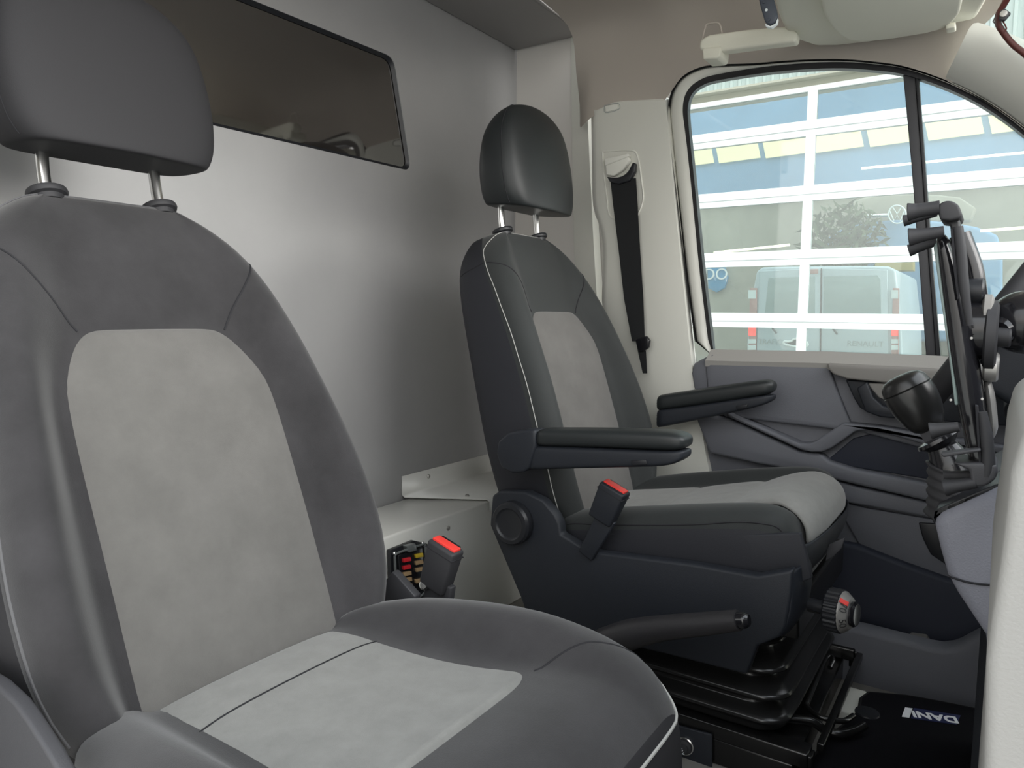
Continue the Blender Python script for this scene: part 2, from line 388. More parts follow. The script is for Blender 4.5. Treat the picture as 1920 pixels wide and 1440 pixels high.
# headliner: starts at the trim line, curls over to the roof
hl = [(1092, 222), (1109, 206), (1128, 195), (1160, 186), (1215, 182), (1240, 182)]
top = [p for p in offv(40) if p[1] < 185 and p[0] < 1800]
top = sorted(top); hl = hl+[(1252, 168)]+[p for p in top if p[0] > 1268]
rows = []
for f_ in range(8):
    r = []
    for a, b in hl:
        p = oy(a, b, YD-.02); x, z = max(p.x, -1.09), p.z-(.02 if f_ == 0 and a < 1262 else 0)
        q = [(YD-.02, z), (YD-.028, z+.025), (1.905, z+.075), (1.86, z+.14), (1.76, z+.20), (1.60, 1.69), (1.2, 1.74), (0.09, 1.76)][f_]
        if f_ in (3, 4): q = (q[0], min(q[1], 1.60 if f_ == 3 else 1.66))
        # behind the door the lining climbs the pillar almost upright before it turns into the roof
        q2 = [(YD-.02, z), (YD-.012, z+.05), (1.95, 1.52), (1.945, 1.59), (1.915, 1.635), (1.80, 1.655), (1.2, 1.66), (0.09, 1.67)][f_]
        k_ = max(0, min(1, (-.45-x)/.45)); q = (q[0]+(q2[0]-q[0])*k_, q[1]+(q2[1]-q[1])*k_)
        r.append(Vector((x, q[0], q[1])))
    r = [Vector((-1.09, r[0].y, r[0].z))]+r+[Vector((0.12, r[-1].y, r[-1].z+0.0))] if f_ > 4 else [Vector((-1.09, r[0].y+(.05 if f_ < 2 else 0), r[0].z))]+r+[Vector((0.0 if f_ > 2 else r[-1].x+.005, r[-1].y, r[-1].z+(0.0)))]
    rows.append(r)
n = len(rows[0]); vs = [p for r in rows for p in r]
mesh('ceiling', vs, [[i*n+j, i*n+j+1, (i+1)*n+j+1, (i+1)*n+j] for i in range(7) for j in range(n-1)], 'headliner', kind='structure', angle=180, sub=1)

# A pillar trim between side window and windscreen
lo = [p for p in offv(38) if p[0] > 1765 and p[1] < 420]; lo = sorted(lo)
m_ = len(lo); rowsA = []
for k, (dx, dy, Y) in enumerate([(0, 0, YD-.012), (14, -16, 1.90), (42, -48, 1.86), (75, -85, 1.84), (98, -112, 1.85)]):
    rowsA.append([oy(a+dx*(.55+.45*min(1, i/10)), b+dy*(1.0), Y) for i, (a, b) in enumerate(lo)])
mesh('trim_3', [p for r in rowsA for p in r], [[i*m_+j, i*m_+j+1, (i+1)*m_+j+1, (i+1)*m_+j] for i in range(4) for j in range(m_-1)], 'trim_light', kind='structure', angle=180, sub=1)

# B pillar trim with belt outlet
pil = [(1110, 206), (1150, 188), (1210, 183), (1243, 181), (1253, 186), (1258, 230), (1272, 380), (1291, 560), (1306, 700), (1330, 850), (1330, 900), (1250, 1000), (1190, 900), (1135, 620), (1133, 480), (1128, 430), (1114, 385), (1112, 300)]
pil2 = dens(pil, 3)
def grow(loop, s):
    a = sum(loop[i-1][0]*loop[i][1]-loop[i][0]*loop[i-1][1] for i in range(len(loop))); return offset(loop, s*(1 if a > 0 else -1))
bp = thing('trim_4', (-0.9, 1.95, 0.0), 'light grey pillar trim behind the driver door window', 'pillar', kind='structure'); del bp['category']
A_ = [oy(a, b, YD+.03) for a, b in grow(pil2, 2)]; B_ = [oy(a, b, YD-.01) for a, b in pil2]; C_ = [oy(a, b, YD-.025) for a, b in grow(pil2, -7)]
nn_ = len(A_)
mesh('pillar_panel', A_+B_+C_, [[k*nn_+i, k*nn_+(i+1) % nn_, (k+1)*nn_+(i+1) % nn_, (k+1)*nn_+i] for k in (0, 1) for i in range(nn_)]+[list(range(2*nn_, 3*nn_))], 'trim_light', bp, angle=50)
YP = YD-.026
def outline(name, px, y, r, m, parent):
    P = [oy(a, b, y) for a, b in px]; return tube(name, P+[P[0]], r, m, parent, seg=6, smooth=4)
airbag = pxprism('airbag_badge', [(1134, 199), (1158, 195), (1159, 204), (1136, 210)], YP-.0015, YP+.001, 'trim_light', bp, 0.001)
outline('badge_groove', [(1133, 198), (1159, 194), (1160, 205), (1135, 211)], YP, 0.0008, 'groove_grey', bp)
outline('outlet_rim', [(1130, 284), (1180, 282), (1195, 292), (1203, 340), (1206, 372), (1198, 398), (1186, 412), (1146, 408), (1138, 370), (1131, 310)], YP, 0.0022, 'trim_light', bp)
pxprism('height_slider', [(1134, 303), (1176, 291), (1181, 300), (1168, 318), (1150, 330), (1136, 328)], YP-.016, YP, 'trim_light', bp, 0.004)
pxprism('slider_lip', [(1133, 297), (1177, 287), (1179, 293), (1134, 311)], YP-.020, YP-.002, 'trim_light', bp, 0.003)

# seat belt
sb = thing('seat_belt', oy(1200, 690, 1.91), 'black seat belt hanging down the light pillar trim behind the driver seat', 'seat belt')
bl = [(1168, 334, 1.905), (1172, 380, 1.908), (1180, 470, 1.908), (1188, 560, 1.906), (1197, 640, 1.90)]
wds = [24, 23, 20, 18, 12]
P1 = [oy(x-w_, y, Y) for (x, y, Y), w_ in zip(bl, wds)]; P2 = [oy(x+w_, y, Y) for (x, y, Y), w_ in zip(bl, wds)]
def ribbon(name, P1, P2, m, parent, thick=0.0015):
    n = len(P1); d = Vector((0, thick, 0))
    vs = P1+P2+[p+d for p in P1]+[p+d for p in P2]
    fs = [[i, i+1, n+i+1, n+i] for i in range(n-1)]+[[2*n+i, 3*n+i, 3*n+i+1, 2*n+i+1] for i in range(n-1)]+[[i, 2*n+i, 2*n+i+1, i+1] for i in range(n-1)]+[[n+i, n+i+1, 3*n+i+1, 3*n+i] for i in range(n-1)]
    return mesh(name, vs, fs, m, parent)
ribbon('webbing', P1, P2, 'belt', sb)
ribbon('webbing', [oy(1192, 640, 1.895), oy(1205, 700, 1.89)], [oy(1210, 640, 1.895), oy(1213, 700, 1.89)], 'belt', sb)
pxprism('belt_guide', dens([(1137, 331), (1150, 333), (1166, 330), (1178, 320), (1186, 304), (1191, 306), (1190, 322), (1180, 339), (1160, 345), (1143, 341)], 2), 1.897, 1.912, 'plastic_black', sb, 0.003)
pxprism('tongue', [(1190, 636), (1212, 630), (1218, 638), (1216, 652), (1206, 660), (1196, 658)], 1.885, 1.897, 'plastic_gloss', sb, 0.003)

# ================================================================== driver's door panel (relief layers on a real panel)
base_px = [(1296, 684), (1326, 668), (1550, 664), (1745, 690), (1960, 710), (2010, 1100), (2010, 1460), (1560, 1460), (1400, 1250), (1330, 870), (1300, 720)]
pxprism('door_skin', base_px, 1.935, 1.965, 'door_panel', door, 0.006)
pxprism('upper_panel', [(1322, 690), (1335, 675), (1552, 682), (1572, 740), (1595, 795), (1640, 808), (1760, 828), (1960, 840), (1960, 900), (1620, 812), (1370, 782), (1330, 770)], 1.915, 1.94, 'door_panel', door, 0.006)
sill = [oy(x, y, Y) for x, y, Y in ((1296, 690, 1.925), (1340, 662, 1.945), (1345, 670, 1.905), (1310, 690, 1.905))]
pxprism('door_end_cap', [(1297, 700), (1300, 684), (1338, 664), (1330, 688), (1326, 735), (1302, 730)], 1.92, 1.95, 'door_panel', door, 0.004)
prism('door_seal', [oy(a, b, 1.975) for a, b in ((1268, 660), (1300, 660), (1345, 870), (1440, 1290), (1400, 1290), (1305, 870))], (0, .012, 0), 'plastic_black', door)
# sill top, paler grey painted in for the daylight on it
vs = [oy(x, y, Y) for x, y, Y in ((1334, 655, 1.934), (1555, 659, 1.934), (1760, 667, 1.934), (1960, 682, 1.934))]
vs2 = [oy(x, y, Y) for x, y, Y in ((1322, 676, 1.912), (1550, 681, 1.912), (1755, 692, 1.912), (1960, 712, 1.912))]
vs3 = [v+Vector((0, 0.004, -0.016)) for v in vs2]
mesh('window_sill', vs+vs2+vs3, [[i, i+1, 4+i+1, 4+i] for i in range(3)]+[[4+i, 5+i, 9+i, 8+i] for i in range(3)], 'sill_daylit', door, angle=30)
pxprism('grip_rail', [(1550, 681), (1650, 686), (1960, 702), (1960, 745), (1700, 722), (1640, 716), (1590, 711), (1562, 702), (1553, 692)], 1.895, 1.93, 'door_rail', door, 0.005)
hd = pxprism('handle_recess', [(1585, 712), (1700, 720), (1900, 735), (1900, 800), (1700, 785), (1635, 777), (1612, 765), (1600, 745)], 1.911, 1.93, 'plastic_navy', door, 0.004)
pxprism('handle_cup', [(1625, 718), (1700, 720), (1760, 722), (1720, 757), (1672, 755), (1648, 746), (1634, 730)], 1.905, 1.93, 'door_rail', hd, 0.003)
pxprism('handle_grip', [(1606, 728), (1625, 716), (1636, 745), (1655, 762), (1700, 772), (1750, 776), (1750, 792), (1650, 782), (1622, 772)], 1.885, 1.91, 'plastic_navy', hd, 0.004)
# diagonal ribs
pxprism('panel_rib', [(1362, 772), (1378, 780), (1500, 832), (1516, 832), (1528, 828), (1580, 793), (1650, 800), (1760, 818), (1960, 850), (1960, 870), (1780, 848), (1640, 806), (1605, 808), (1560, 840), (1540, 848), (1520, 848), (1500, 843), (1365, 782)], 1.893, 1.94, 'door_panel', door, 0.006)
pxprism('panel_band', [(1300, 772), (1365, 786), (1500, 848), (1540, 852), (1556, 866), (1600, 880), (1780, 915), (1960, 950), (1960, 1000), (1780, 950), (1600, 908), (1480, 880), (1420, 870), (1330, 850), (1322, 830)], 1.900, 1.94, 'door_panel', door, 0.008)
pxprism('pocket_back', [(1552, 862), (1600, 822), (1640, 812), (1800, 830), (1960, 860), (1960, 940), (1780, 905), (1600, 876)], 1.928, 1.94, 'door_dark', door, 0.003)
pxprism('panel_belly', [(1500, 884), (1600, 912), (1780, 952), (1960, 990), (1960, 1050), (1780, 985), (1740, 970), (1600, 945), (1500, 930), (1400, 900)], 1.908, 1.94, 'door_panel', door, 0.006)
pxprism('lower_panel', [(1560, 935), (1620, 952), (1755, 975), (1960, 1020), (1960, 1140), (1770, 1090), (1700, 1060), (1610, 1020)], 1.925, 1.94, 'door_panel', door, 0.004)
pxprism('pocket_inside', [(1480, 1000), (1610, 1025), (1700, 1060), (1770, 1085), (1960, 1130), (1960, 1250), (1480, 1250)], 1.90, 1.94, 'door_dark', door, 0.01)
spk = pxprism('speaker_grille', [(1722, 980), (1760, 982), (1775, 1060), (1745, 1040), (1730, 1010)], 1.921, 1.94, 'plastic_black', door, 0.003)
# lower pocket wall and sill, nearer than the panel
pk = [(1460, 1120), (1560, 1168), (1620, 1182), (1745, 1214), (1775, 1216), (1800, 1210), (1850, 1183), (1960, 1130), (1960, 1380), (1460, 1290)]
pxprism('pocket_wall', dens(pk, 2), 1.80, 1.86, 'door_panel', door, 0.014)
pxprism('pocket_clip', [(1705, 1196), (1735, 1200), (1742, 1210), (1740, 1216), (1700, 1206)], 1.86, 1.90, 'door_rail', door, 0.003)

# ================================================================== seats
def seat_frame(o, a):
    o = Vector(o); up = Vector((-math.sin(a), 0, math.cos(a))); nn = Vector((math.cos(a), 0, math.sin(a)))
    return lambda w, u, n: o+Vector((0, w, 0))+up*u+nn*n
HW = [(-.72, .21), (-.68, .225), (-.64, .245), (-.58, .256), (-.5, .256), (-.4, .246), (-.3, .234), (-.2, .222), (-.12, .208), (-.07, .188), (-.035, .16), (-.012, .135), (0, .12)]
NB = [(-.72, .085), (-.66, .10), (-.55, .112), (-.4, .108), (-.25, .088), (-.15, .066), (-.08, .045), (-.03, .03), (0, .012)]
NC = [(-.72, .046), (-.5, .052), (-.3, .052), (-.21, .034), (-.1, .034), (-.03, .026), (0, .012)]
PW = [(-.74, .150), (-.66, .156), (-.45, .157), (-.33, .156), (-.29, .150), (-.25, .132), (-.225, .118), (-.213, .104), (-.207, .092)]
def front(w, u):
    hw, nb, nc = lerp(HW, u), lerp(NB, u), lerp(NC, u); w = abs(w); pw = min(lerp(PW, u) if u < -.207 else .095, hw*.75)
    if w <= pw: return nc
    cw = hw-.035
    if w >= cw: return nb-(w-cw)/.035*.04
    t = (w-pw)/(cw-pw); t = t*t*(3-2*t); return nc+(nb-nc)*t
def build_back(T, F, dark, side, light, pipe, pipe_r):
    us = [-.72, -.69, -.65, -.6, -.54, -.48, -.42, -.36, -.31, -.27, -.23, -.19, -.15, -.11, -.075, -.045, -.022, -.007, 0]
    rings = []
    for u in us:
        hw, nb, nc = lerp(HW, u), lerp(NB, u), lerp(NC, u); pw = min(lerp(PW, u) if u < -.207 else .095, hw*.75)
        bk = -.10+max(0, (u+.03)/.03)*.015; cw = hw-.035
        half = [(0, nc), (pw*.55, nc), (pw, nc)]
        for t in (.2, .4, .6, .8): s = t*t*(3-2*t); half.append((pw+(cw-pw)*t, nc+(nb-nc)*s))
        half += [(cw, nb), (cw+.018, nb-.008), (cw+.030, nb-.024), (hw, nb-.045), (hw+.001, (nb-.045+bk)*.5), (hw-.006, bk+.02), (hw-.03, bk), (hw*.5, bk-.004)]
        ring = [F(a, u, b) for a, b in half]+[F(0, u, bk-.004)]+[F(-a, u, b) for a, b in half[::-1][:-1]]
        rings.append(ring)
    ct = [F(0, .003, -.04)]*1
    body = loft('backrest', rings, dark, T, sub=1, angle=180)
    # side cloth (own material) : strips over the side faces
    body.data.materials.append(MATS[side])
    n = len(rings[0])
    for p in body.data.polygons:
        c = p.center
        j = sorted(set(p.vertices))
        idx = [v % n for v in p.vertices]
        if len(p.vertices) == 4 and (all(10 <= k <= 14 for k in idx) or all(n-14 <= k <= n-10 for k in idx) or all(13 <= k <= n-13 for k in idx)): p.material_index = 1
    # grey centre panel
    rows = []; N = 12
    uu = [-.70, -.69, -.66, -.6, -.54, -.48, -.42, -.36, -.31, -.28, -.255, -.235, -.222, -.213, -.207]
    vs = []; fs = []
    for i, u in enumerate(uu):
        pw = lerp(PW, u); ed = 1 if 0 < i < len(uu)-1 else 0
        for j in range(N+1):
            s = -1+2*j/N; e_ = ed*(1-abs(s)**8)
            vs.append(F(s*pw, u, lerp(NC, u)-.001+.006*e_+.004*ed*(1-s*s)))
    for i in range(len(uu)-1):
        for j in range(N): fs.append([i*(N+1)+j, i*(N+1)+j+1, (i+1)*(N+1)+j+1, (i+1)*(N+1)+j])
    pn = mesh('centre_panel', vs, fs, light, T, angle=180, sub=1); pn['label'] = 'light grey cloth centre panel'
    for s in (-1, 1):
        pts = [F(s*lerp([(0, .106), (.3, .13), (.7, .168), (1, .196)], t), lerp([(0, -.212), (.5, -.155), (1, -.085)], t), 0) for t in (0, .2, .4, .6, .8, 1)]
        pts = []
        for t in [k/8 for k in range(9)]:
            w_ = lerp([(0, .106), (.3, .128), (.7, .165), (1, .192)], t); u = lerp([(0, -.212), (.5, -.15), (1, -.085)], t); pts.append(F(s*w_, u, front(w_, u)-.0005))
        tube('seam', snap_path(body, pts, 0, 3), 0.0016, 'seam', T, seg=6, smooth=0)
    pts = []
    for u in [-.68, -.62, -.56, -.5, -.44, -.38, -.32, -.26, -.2, -.15, -.11, -.075, -.045]: pts.append(F(-lerp(HW, u)-.0005, u, lerp(NB, u)-.043))
    L = pts+[F(-.135, -.018, .002), F(-.10, -.004, .008)]
    L += [F(w_, -.001, .012) for w_ in (-.05, 0, .05)]+[F(.10, -.004, .008), F(.135, -.018, .002)]
    L += [F(lerp(HW, u)+.0005, u, lerp(NB, u)-.043) for u in [-.045, -.075, -.11, -.15, -.2, -.26, -.32, -.38, -.44, -.5, -.56, -.62, -.68]]
    tube('piping', snap_path(body, L, pipe_r*.4, 4), pipe_r, pipe, T, seg=6, smooth=0)
def build_headrest(T, F, m, seamm):
    hwt = [(0, .108), (.008, .127), (.03, .134), (.12, .149), (.3, .155), (.5, .151), (.66, .142), (.8, .124), (.9, .099), (.97, .062), (1, .015)]
    tht = [(0, .10), (.008, .118), (.03, .122), (.15, .125), (.5, .122), (.75, .106), (.9, .078), (.97, .045), (1, .02)]
    rings = []
    vs_ = [0, .008, .03, .10, .20, .32, .44, .56, .67, .77, .85, .91, .955, .985, 1]
    for v in vs_:
        u = .068+.224*v; h = lerp(hwt, v); sh_ = .060*v
        th = lerp(tht, v); r = -.014+sh_+(.122-th)*.45; f_ = r+th; sl = .42*max(0, 1-v/.6)
        half = [(0, r), (h*.5, r), (h*.84, r+.003), (h*.96, r+.014), (h, r+.35*th), (h*.985, r+.66*th), (h*.91, f_-.018), (h*.70, f_-.006), (h*.35, f_), ]
        ring = [F(a, u-sl*(b-r), b) for a, b in half]+[F(0, u-sl*(f_-r), f_+.002)]+[F(-a, u-sl*(b-r), b) for a, b in half[:0:-1]]
        rings.append(ring)
    hr = loft('headrest', rings, m, T, sub=2, angle=180)
    for s in (-1, 1):
        pts = []
        for v in vs_[2:-2]:
            u = .068+.224*v; h = lerp(hwt, v); th = lerp(tht, v); r = -.014+.060*v+(.122-th)*.45
            pts.append(F(s*h*.985, u-.42*max(0, 1-v/.6)*.66*th, r+.66*th))
        tube('seam', snap_path(hr, pts, 0, 3), .0011, seamm, hr, seg=6, smooth=0)
    for s in (-1, 1):
        tube('headrest_post', [F(s*.08, -.02, -.001), F(s*.08, .03, .004), F(s*.0785, .09, .02)], .0082, 'chrome', T, seg=16)
        c = F(s*.08, -.003, 0); ax = F(0, 1, 0)-F(0, 0, 0)
        lathe('post_collar', c, ax, [(.019, -.006), (.020, .001), (.0245, .003), (.026, .007), (.025, .011), (.021, .0125), (.009, .0125)], 'rubber' if m == 'leather_passenger' else 'plastic_black', T, 24)
def build_buckle(T, c, up, wide, m='plastic_black', size=(.052, .030, .080), stalk=None):
    up = Vector(up).normalized(); wd = Vector(wide).normalized(); th = up.cross(wd).normalized(); c = Vector(c)
    o = obox('belt_buckle', c, (wd, th, up), (size[0]*.9, size[1]*.9, size[2]), m, T, .005, 1.12)
    tp = c+up*(size[2]/2-.0005)
    rb = obox('release_button', tp+up*.001, (wd, th, up), (size[0]*.84, size[1]*.55, .006), 'red_button', o, .001); rb['label'] = 'red release button'
    obox('slot', tp+up*.001+th*size[1]*.36, (wd, th, up), (size[0]*.70, size[1]*.14, .005), 'plastic_gloss', o, .0004)
    obox('cap_line', tp-up*.012, (wd, th, up), (size[0]*1.02, size[1]*1.02, .0012), 'seam', o)
    if stalk:
        pxprism('buckle_stalk', stalk[0], stalk[1], stalk[1]+.014, m, T, .003)
    return o

# ---- passenger seat (near)
PO = (-1.0906, .5705, .9546)
ps = thing('passenger_seat', (-.55, .5705, -.04), 'large grey passenger seat in the foreground with pale centre panels, nearest the camera', 'seat', 'cab seats')
PF = seat_frame(PO, .3999)
build_back(ps, PF, 'fabric_dark', 'leather_passenger', 'fabric_light', 'piping_dark', .0016)
build_headrest(ps, PF, 'leather_passenger', 'seam')
def cushion(T, yc, rowsdef, dark, side, hwf=None):
    """rows: (x, half width, insert z, bolster, bottom z)"""
    rings = []
    for x, hw, zi, b, zb, pw in rowsdef:
        cw = hw-.05
        half = [(0, zi), (pw*.6, zi), (pw, zi+.001)]
        for t in (.25, .5, .75): s = t*t*(3-2*t); half.append((pw+(cw-pw)*t, zi+b*s))
        half += [(cw, zi+b), (hw-.024, zi+b-.004), (hw-.008, zi+b-.014), (hw, zi+b-.030), (hw+.002, (zi+b-.03+zb)*.5), (hw-.002, zb), (hw*.5, zb-.002)]
        half = [(a, max(c, zb+.0005*k)) for k, (a, c) in enumerate(half[:-2])]+half[-2:]
        rings.append([Vector((x, yc+a, c)) for a, c in half]+[Vector((x, yc, zb-.002))]+[Vector((x, yc-a, c)) for a, c in half[:0:-1]])
    o = loft('cushion', rings, dark, T, sub=1, angle=180)
    o.data.materials.append(MATS[side]); n = len(rings[0])
    for p in o.data.polygons:
        idx = [v % n for v in p.vertices]
        if len(idx) == 4 and (all(9 <= k <= 12 for k in idx) or all(n-12 <= k <= n-9 for k in idx)): p.material_index = 1
    return o
YC = .5705
PR = [(-.80, .20, .335, .010, .20, .12), (-.78, .225, .345, .020, .18, .13), (-.74, .240, .350, .028, .17, .14), (-.68, .254, .350, .042, .165, .14), (-.60, .260, .352, .052, .16, .145), (-.52, .263, .356, .056, .16, .16),
      (-.47, .263, .362, .050, .16, .165), (-.42, .262, .374, .034, .16, .15), (-.37, .258, .382, .018, .16, .15), (-.33, .250, .378, .010, .16, .15), (-.305, .238, .364, .003, .16, .15), (-.288, .226, .350, .001, .16, .14),
      (-.280, .216, .330, 0, .16, .14), (-.277, .213, .28, 0, .16, .14), (-.280, .213, .20, 0, .16, .14)]
cp = cushion(ps, YC, PR, 'fabric_dark', 'leather_passenger')
# front face below the piping is the smooth cloth
for p in cp.data.polygons:
    if (cp.matrix_world @ p.center).x+ps.location.x > -.2865: p.material_index = 1
def topstrip(name, T, yc, rowsdef, xs, pwf, m, lift=.004, zf=None, N=10):
    vs = []; fs = []
    Z = [(r[0], r[2]) for r in rowsdef]
    for i, x in enumerate(xs):
        pw = pwf(x); ed = 1 if 0 < i < len(xs)-1 else 0
        for j in range(N+1):
            s = -1+2*j/N
            vs.append(Vector((x, yc+s*pw, (zf(x) if zf else lerp(Z, x))-.001+lift*ed*(1-abs(s)**8)+.004*ed*(1-s*s))))
    for i in range(len(xs)-1):
        for j in range(N): fs.append([i*(N+1)+j, i*(N+1)+j+1, (i+1)*(N+1)+j+1, (i+1)*(N+1)+j])
    return mesh(name, vs, fs, m, T, angle=180, sub=1)
pwp = lambda x: lerp([(-.80, .135), (-.72, .143), (-.6, .146), (-.54, .152), (-.50, .162), (-.475, .170), (-.462, .168), (-.452, .150), (-.446, .12)], x)
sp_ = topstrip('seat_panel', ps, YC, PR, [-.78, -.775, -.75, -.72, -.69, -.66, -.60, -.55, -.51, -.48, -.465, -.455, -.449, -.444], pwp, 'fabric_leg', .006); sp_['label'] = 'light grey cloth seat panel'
tube('stitching', snap_path(sp_, [Vector((-.690, YC+s*.143, .356)) for s in (-1, -.5, 0, .5, 1)], 0), .0013, 'seam', ps, seg=6, smooth=0)
for s in (-1, 1):
    tube('seam', snap_path(cp, [Vector((x, YC+s*w_, z)) for x, w_, z in ((-.448, .155, .370), (-.43, .175, .386), (-.40, .20, .405), (-.375, .222, .400), (-.35, .243, .385), (-.335, .252, .365))], 0), .0012, 'seam', ps, seg=6, smooth=0)
tube('piping', snap_path(cp, [Vector((x, YC+w_, z)) for x, w_, z in ((-.60, -.263, .37), (-.50, -.266, .375), (-.42, -.264, .372), (-.34, -.252, .362), (-.30, -.238, .352), (-.276, -.21, .340), (-.272, -.1, .338), (-.272, 0, .337), (-.272, .1, .338), (-.276, .205, .340), (-.292, .232, .349), (-.32, .25, .358), (-.36, .258, .365))], .001), .0020, 'piping_light', ps, seg=6, smooth=0)
# base and side trims
box('seat_box', (-.76, YC-.18, -.04), (-.36, YC+.18, .158), 'plastic_navy', ps, .01)
pxprism('side_trim', [(-80, 1240), (-12, 1282), (26, 1318), (50, 1352), (90, 1415), (125, 1480), (-70, 1520)], .285, .30, 'plastic_charcoal', ps, .004)
pxprism('side_trim', [(735, 1072), (742, 1078), (778, 1118), (775, 1135), (690, 1150), (700, 1118)], .84, .855, 'plastic_charcoal', ps, .002)
build_buckle(ps, oy(826, 1062, .87), (.30, 0, .95), (.95, 0, -.30), 'rubber', (.054, .030, .078), ([(798, 1086), (846, 1102), (838, 1160), (786, 1160)], .866))
lathe('buckle_rivet', oy(797, 1096, .862), (.2, -1, .3), [(.008, 0), (.009, .003), (.006, .006), (0, .006)], 'chrome', ps, 16)

# ---- driver seat
DO = (-1.0165, 1.5561, .999); YE = 1.5561
ds = thing('driver_seat', (-.6, YE, -.04), 'dark driver seat with two armrests on a black bellows base, beside the door', 'seat', 'cab seats')
DF = seat_frame(DO, .3128)
build_back(ds, DF, 'fabric_driver', 'fabric_side', 'fabric_light', 'piping_light', .0009)
build_headrest(ds, DF, 'leather_driver', 'seam')
tube('side_seam', snap_path([o_ for o_ in ds.children if o_.name.startswith('backrest')][0], [DF(-.20, -.078, .002), DF(-.205, -.08, -.03), DF(-.2, -.085, -.08)], 0), .0012, 'seam', ds, seg=6, smooth=0)
DR = [(-.80, .21, .345, .01, .26, .13), (-.77, .235, .355, .022, .25, .14), (-.72, .245, .363, .030, .25, .145), (-.64, .250, .376, .034, .25, .15), (-.56, .252, .392, .034, .25, .15), (-.48, .252, .410, .032, .26, .15), (-.40, .252, .428, .028, .27, .15), (-.355, .250, .440, .022, .28, .15),
      (-.325, .247, .444, .018, .29, .15), (-.30, .240, .440, .012, .30, .15), (-.285, .23, .424, .006, .31, .145), (-.279, .222, .39, .0, .31, .14), (-.277, .22, .34, 0, .31, .14)]
cd_ = cushion(ds, YE, DR, 'fabric_driver', 'leather_passenger_dark' if 'leather_passenger_dark' in MATS else 'fabric_side')
# pale seat panel with a nose rolling over the front
vs = []; fs = []; N = 12
path = [(-.77, .357), (-.72, .366), (-.66, .375), (-.60, .387), (-.585, .389), (-.575, .387), (-.565, .394), (-.50, .410), (-.45, .422), (-.435, .424), (-.425, .422), (-.412, .431), (-.37, .450), (-.335, .460), (-.305, .460), (-.280, .450), (-.263, .432), (-.257, .410), (-.260, .392)]
for i, (x, z) in enumerate(path):
    pw = lerp([(-.77, .14), (-.6, .15), (-.4, .153), (-.33, .160), (-.28, .175), (-.25, .18)], x)
    for j in range(N+1):
        s = -1+2*j/N; vs.append(Vector((x-.03*max(0, abs(s)-.55)*(1 if i > 13 else 0), YE+s*pw, z+.004-.010*abs(s)**6)))
for i in range(len(path)-1):
    for j in range(N): fs.append([i*(N+1)+j, i*(N+1)+j+1, (i+1)*(N+1)+j+1, (i+1)*(N+1)+j])
nb_ = len(path)*(N+1)
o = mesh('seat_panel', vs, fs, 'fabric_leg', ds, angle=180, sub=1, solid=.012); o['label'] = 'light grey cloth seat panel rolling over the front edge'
tube('piping', snap_path(cd_, [Vector((x, YE-w_, z)) for x, w_, z in ((-.74, .243, .368), (-.66, .252, .380), (-.56, .254, .396), (-.46, .254, .414), (-.38, .252, .432), (-.33, .249, .436), (-.305, .243, .430), (-.292, .236, .405), (-.285, .226, .36))], 0), .0015, 'seam', ds, seg=6, smooth=0)
# skirt of cloth and front bin
pxprism('cushion_skirt', [(1130, 1000), (1300, 1005), (1500, 1000), (1512, 1040), (1522, 1085), (1488, 1098), (1300, 1080), (1140, 1050)], 1.306, 1.32, 'fabric_side', ds, .003)
fb = [Vector((-.245, YE-.235, .315)), Vector((-.245, YE-.235, .365)), Vector((-.215, YE-.19, .375)), Vector((-.205, YE, .378)), Vector((-.215, YE+.19, .375)), Vector((-.245, YE+.235, .365)), Vector((-.25, YE+.235, .31)), Vector((-.235, YE+.17, .29)), Vector((-.225, YE, .285)), Vector((-.24, YE-.17, .295))]
rA = [Vector((-.285, YE-.235, .40)), Vector((-.262, YE-.20, .402)), Vector((-.252, YE-.10, .404)), Vector((-.248, YE+.05, .404)), Vector((-.254, YE+.18, .402)), Vector((-.285, YE+.24, .40))]
rB = [v+Vector((-.004, 0, -.045)) for v in rA]; rC = [v+Vector((-.028, 0, -.095)) for v in rA]; rD = [v+Vector((-.10, 0, -.115)) for v in rA]
k6 = 6; V = rA+rB+rC+rD
mesh('front_bin', V, [[a*k6+b, a*k6+b+1, (a+1)*k6+b+1, (a+1)*k6+b] for a in range(3) for b in range(5)], 'plastic_charcoal_d' if False else 'plastic_navy', ds, angle=180, sub=1, solid=.006)
pxprism('bin_grip', [(1548, 1052), (1552, 1022), (1574, 1012), (1584, 1008), (1578, 1028), (1562, 1044)], 1.50, 1.503, 'plastic_charcoal', ds, .001)
# shell trim on the near side
shell = [(922, 930), (935, 921), (985, 922), (1018, 938), (1040, 964), (1049, 982), (1051, 1002), (1105, 1034), (1130, 1037), (1300, 1058), (1420, 1080), (1487, 1068), (1484, 1120), (1474, 1175), (1462, 1196), (1420, 1212), (1400, 1266), (1250, 1228), (1050, 1180), (985, 1150), (975, 1120), (918, 985)]
pxprism('side_shell', shell, 1.268, 1.296, 'plastic_navy', ds, .006)
# wrap of the shell round the front corner
sw = [[oy(1480, 1066, 1.27), oy(1484, 1120, 1.27), oy(1474, 1175, 1.27), oy(1455, 1198, 1.27)]]
sw.append([p+Vector((.012, .02, 0)) for p in sw[0]]); sw.append([p+Vector((.012, .12, 0)) for p in sw[0]])
mesh('shell_front', [p for r in sw for p in r], [[a*4+b, a*4+b+1, a*4+b+5, a*4+b+4] for a in range(2) for b in range(3)], 'plastic_navy', ds, solid=.004, sub=1, angle=180)
c = oy(967, 978, 1.268)
kn = lathe('recline_knob', c, (0, -1, 0), [(.044, 0), (.046, .004), (.046, .020), (.042, .026), (.034, .027), (.031, .024), (.028, .023), (0, .025)], 'plastic_black', ds, 48, angle=30)
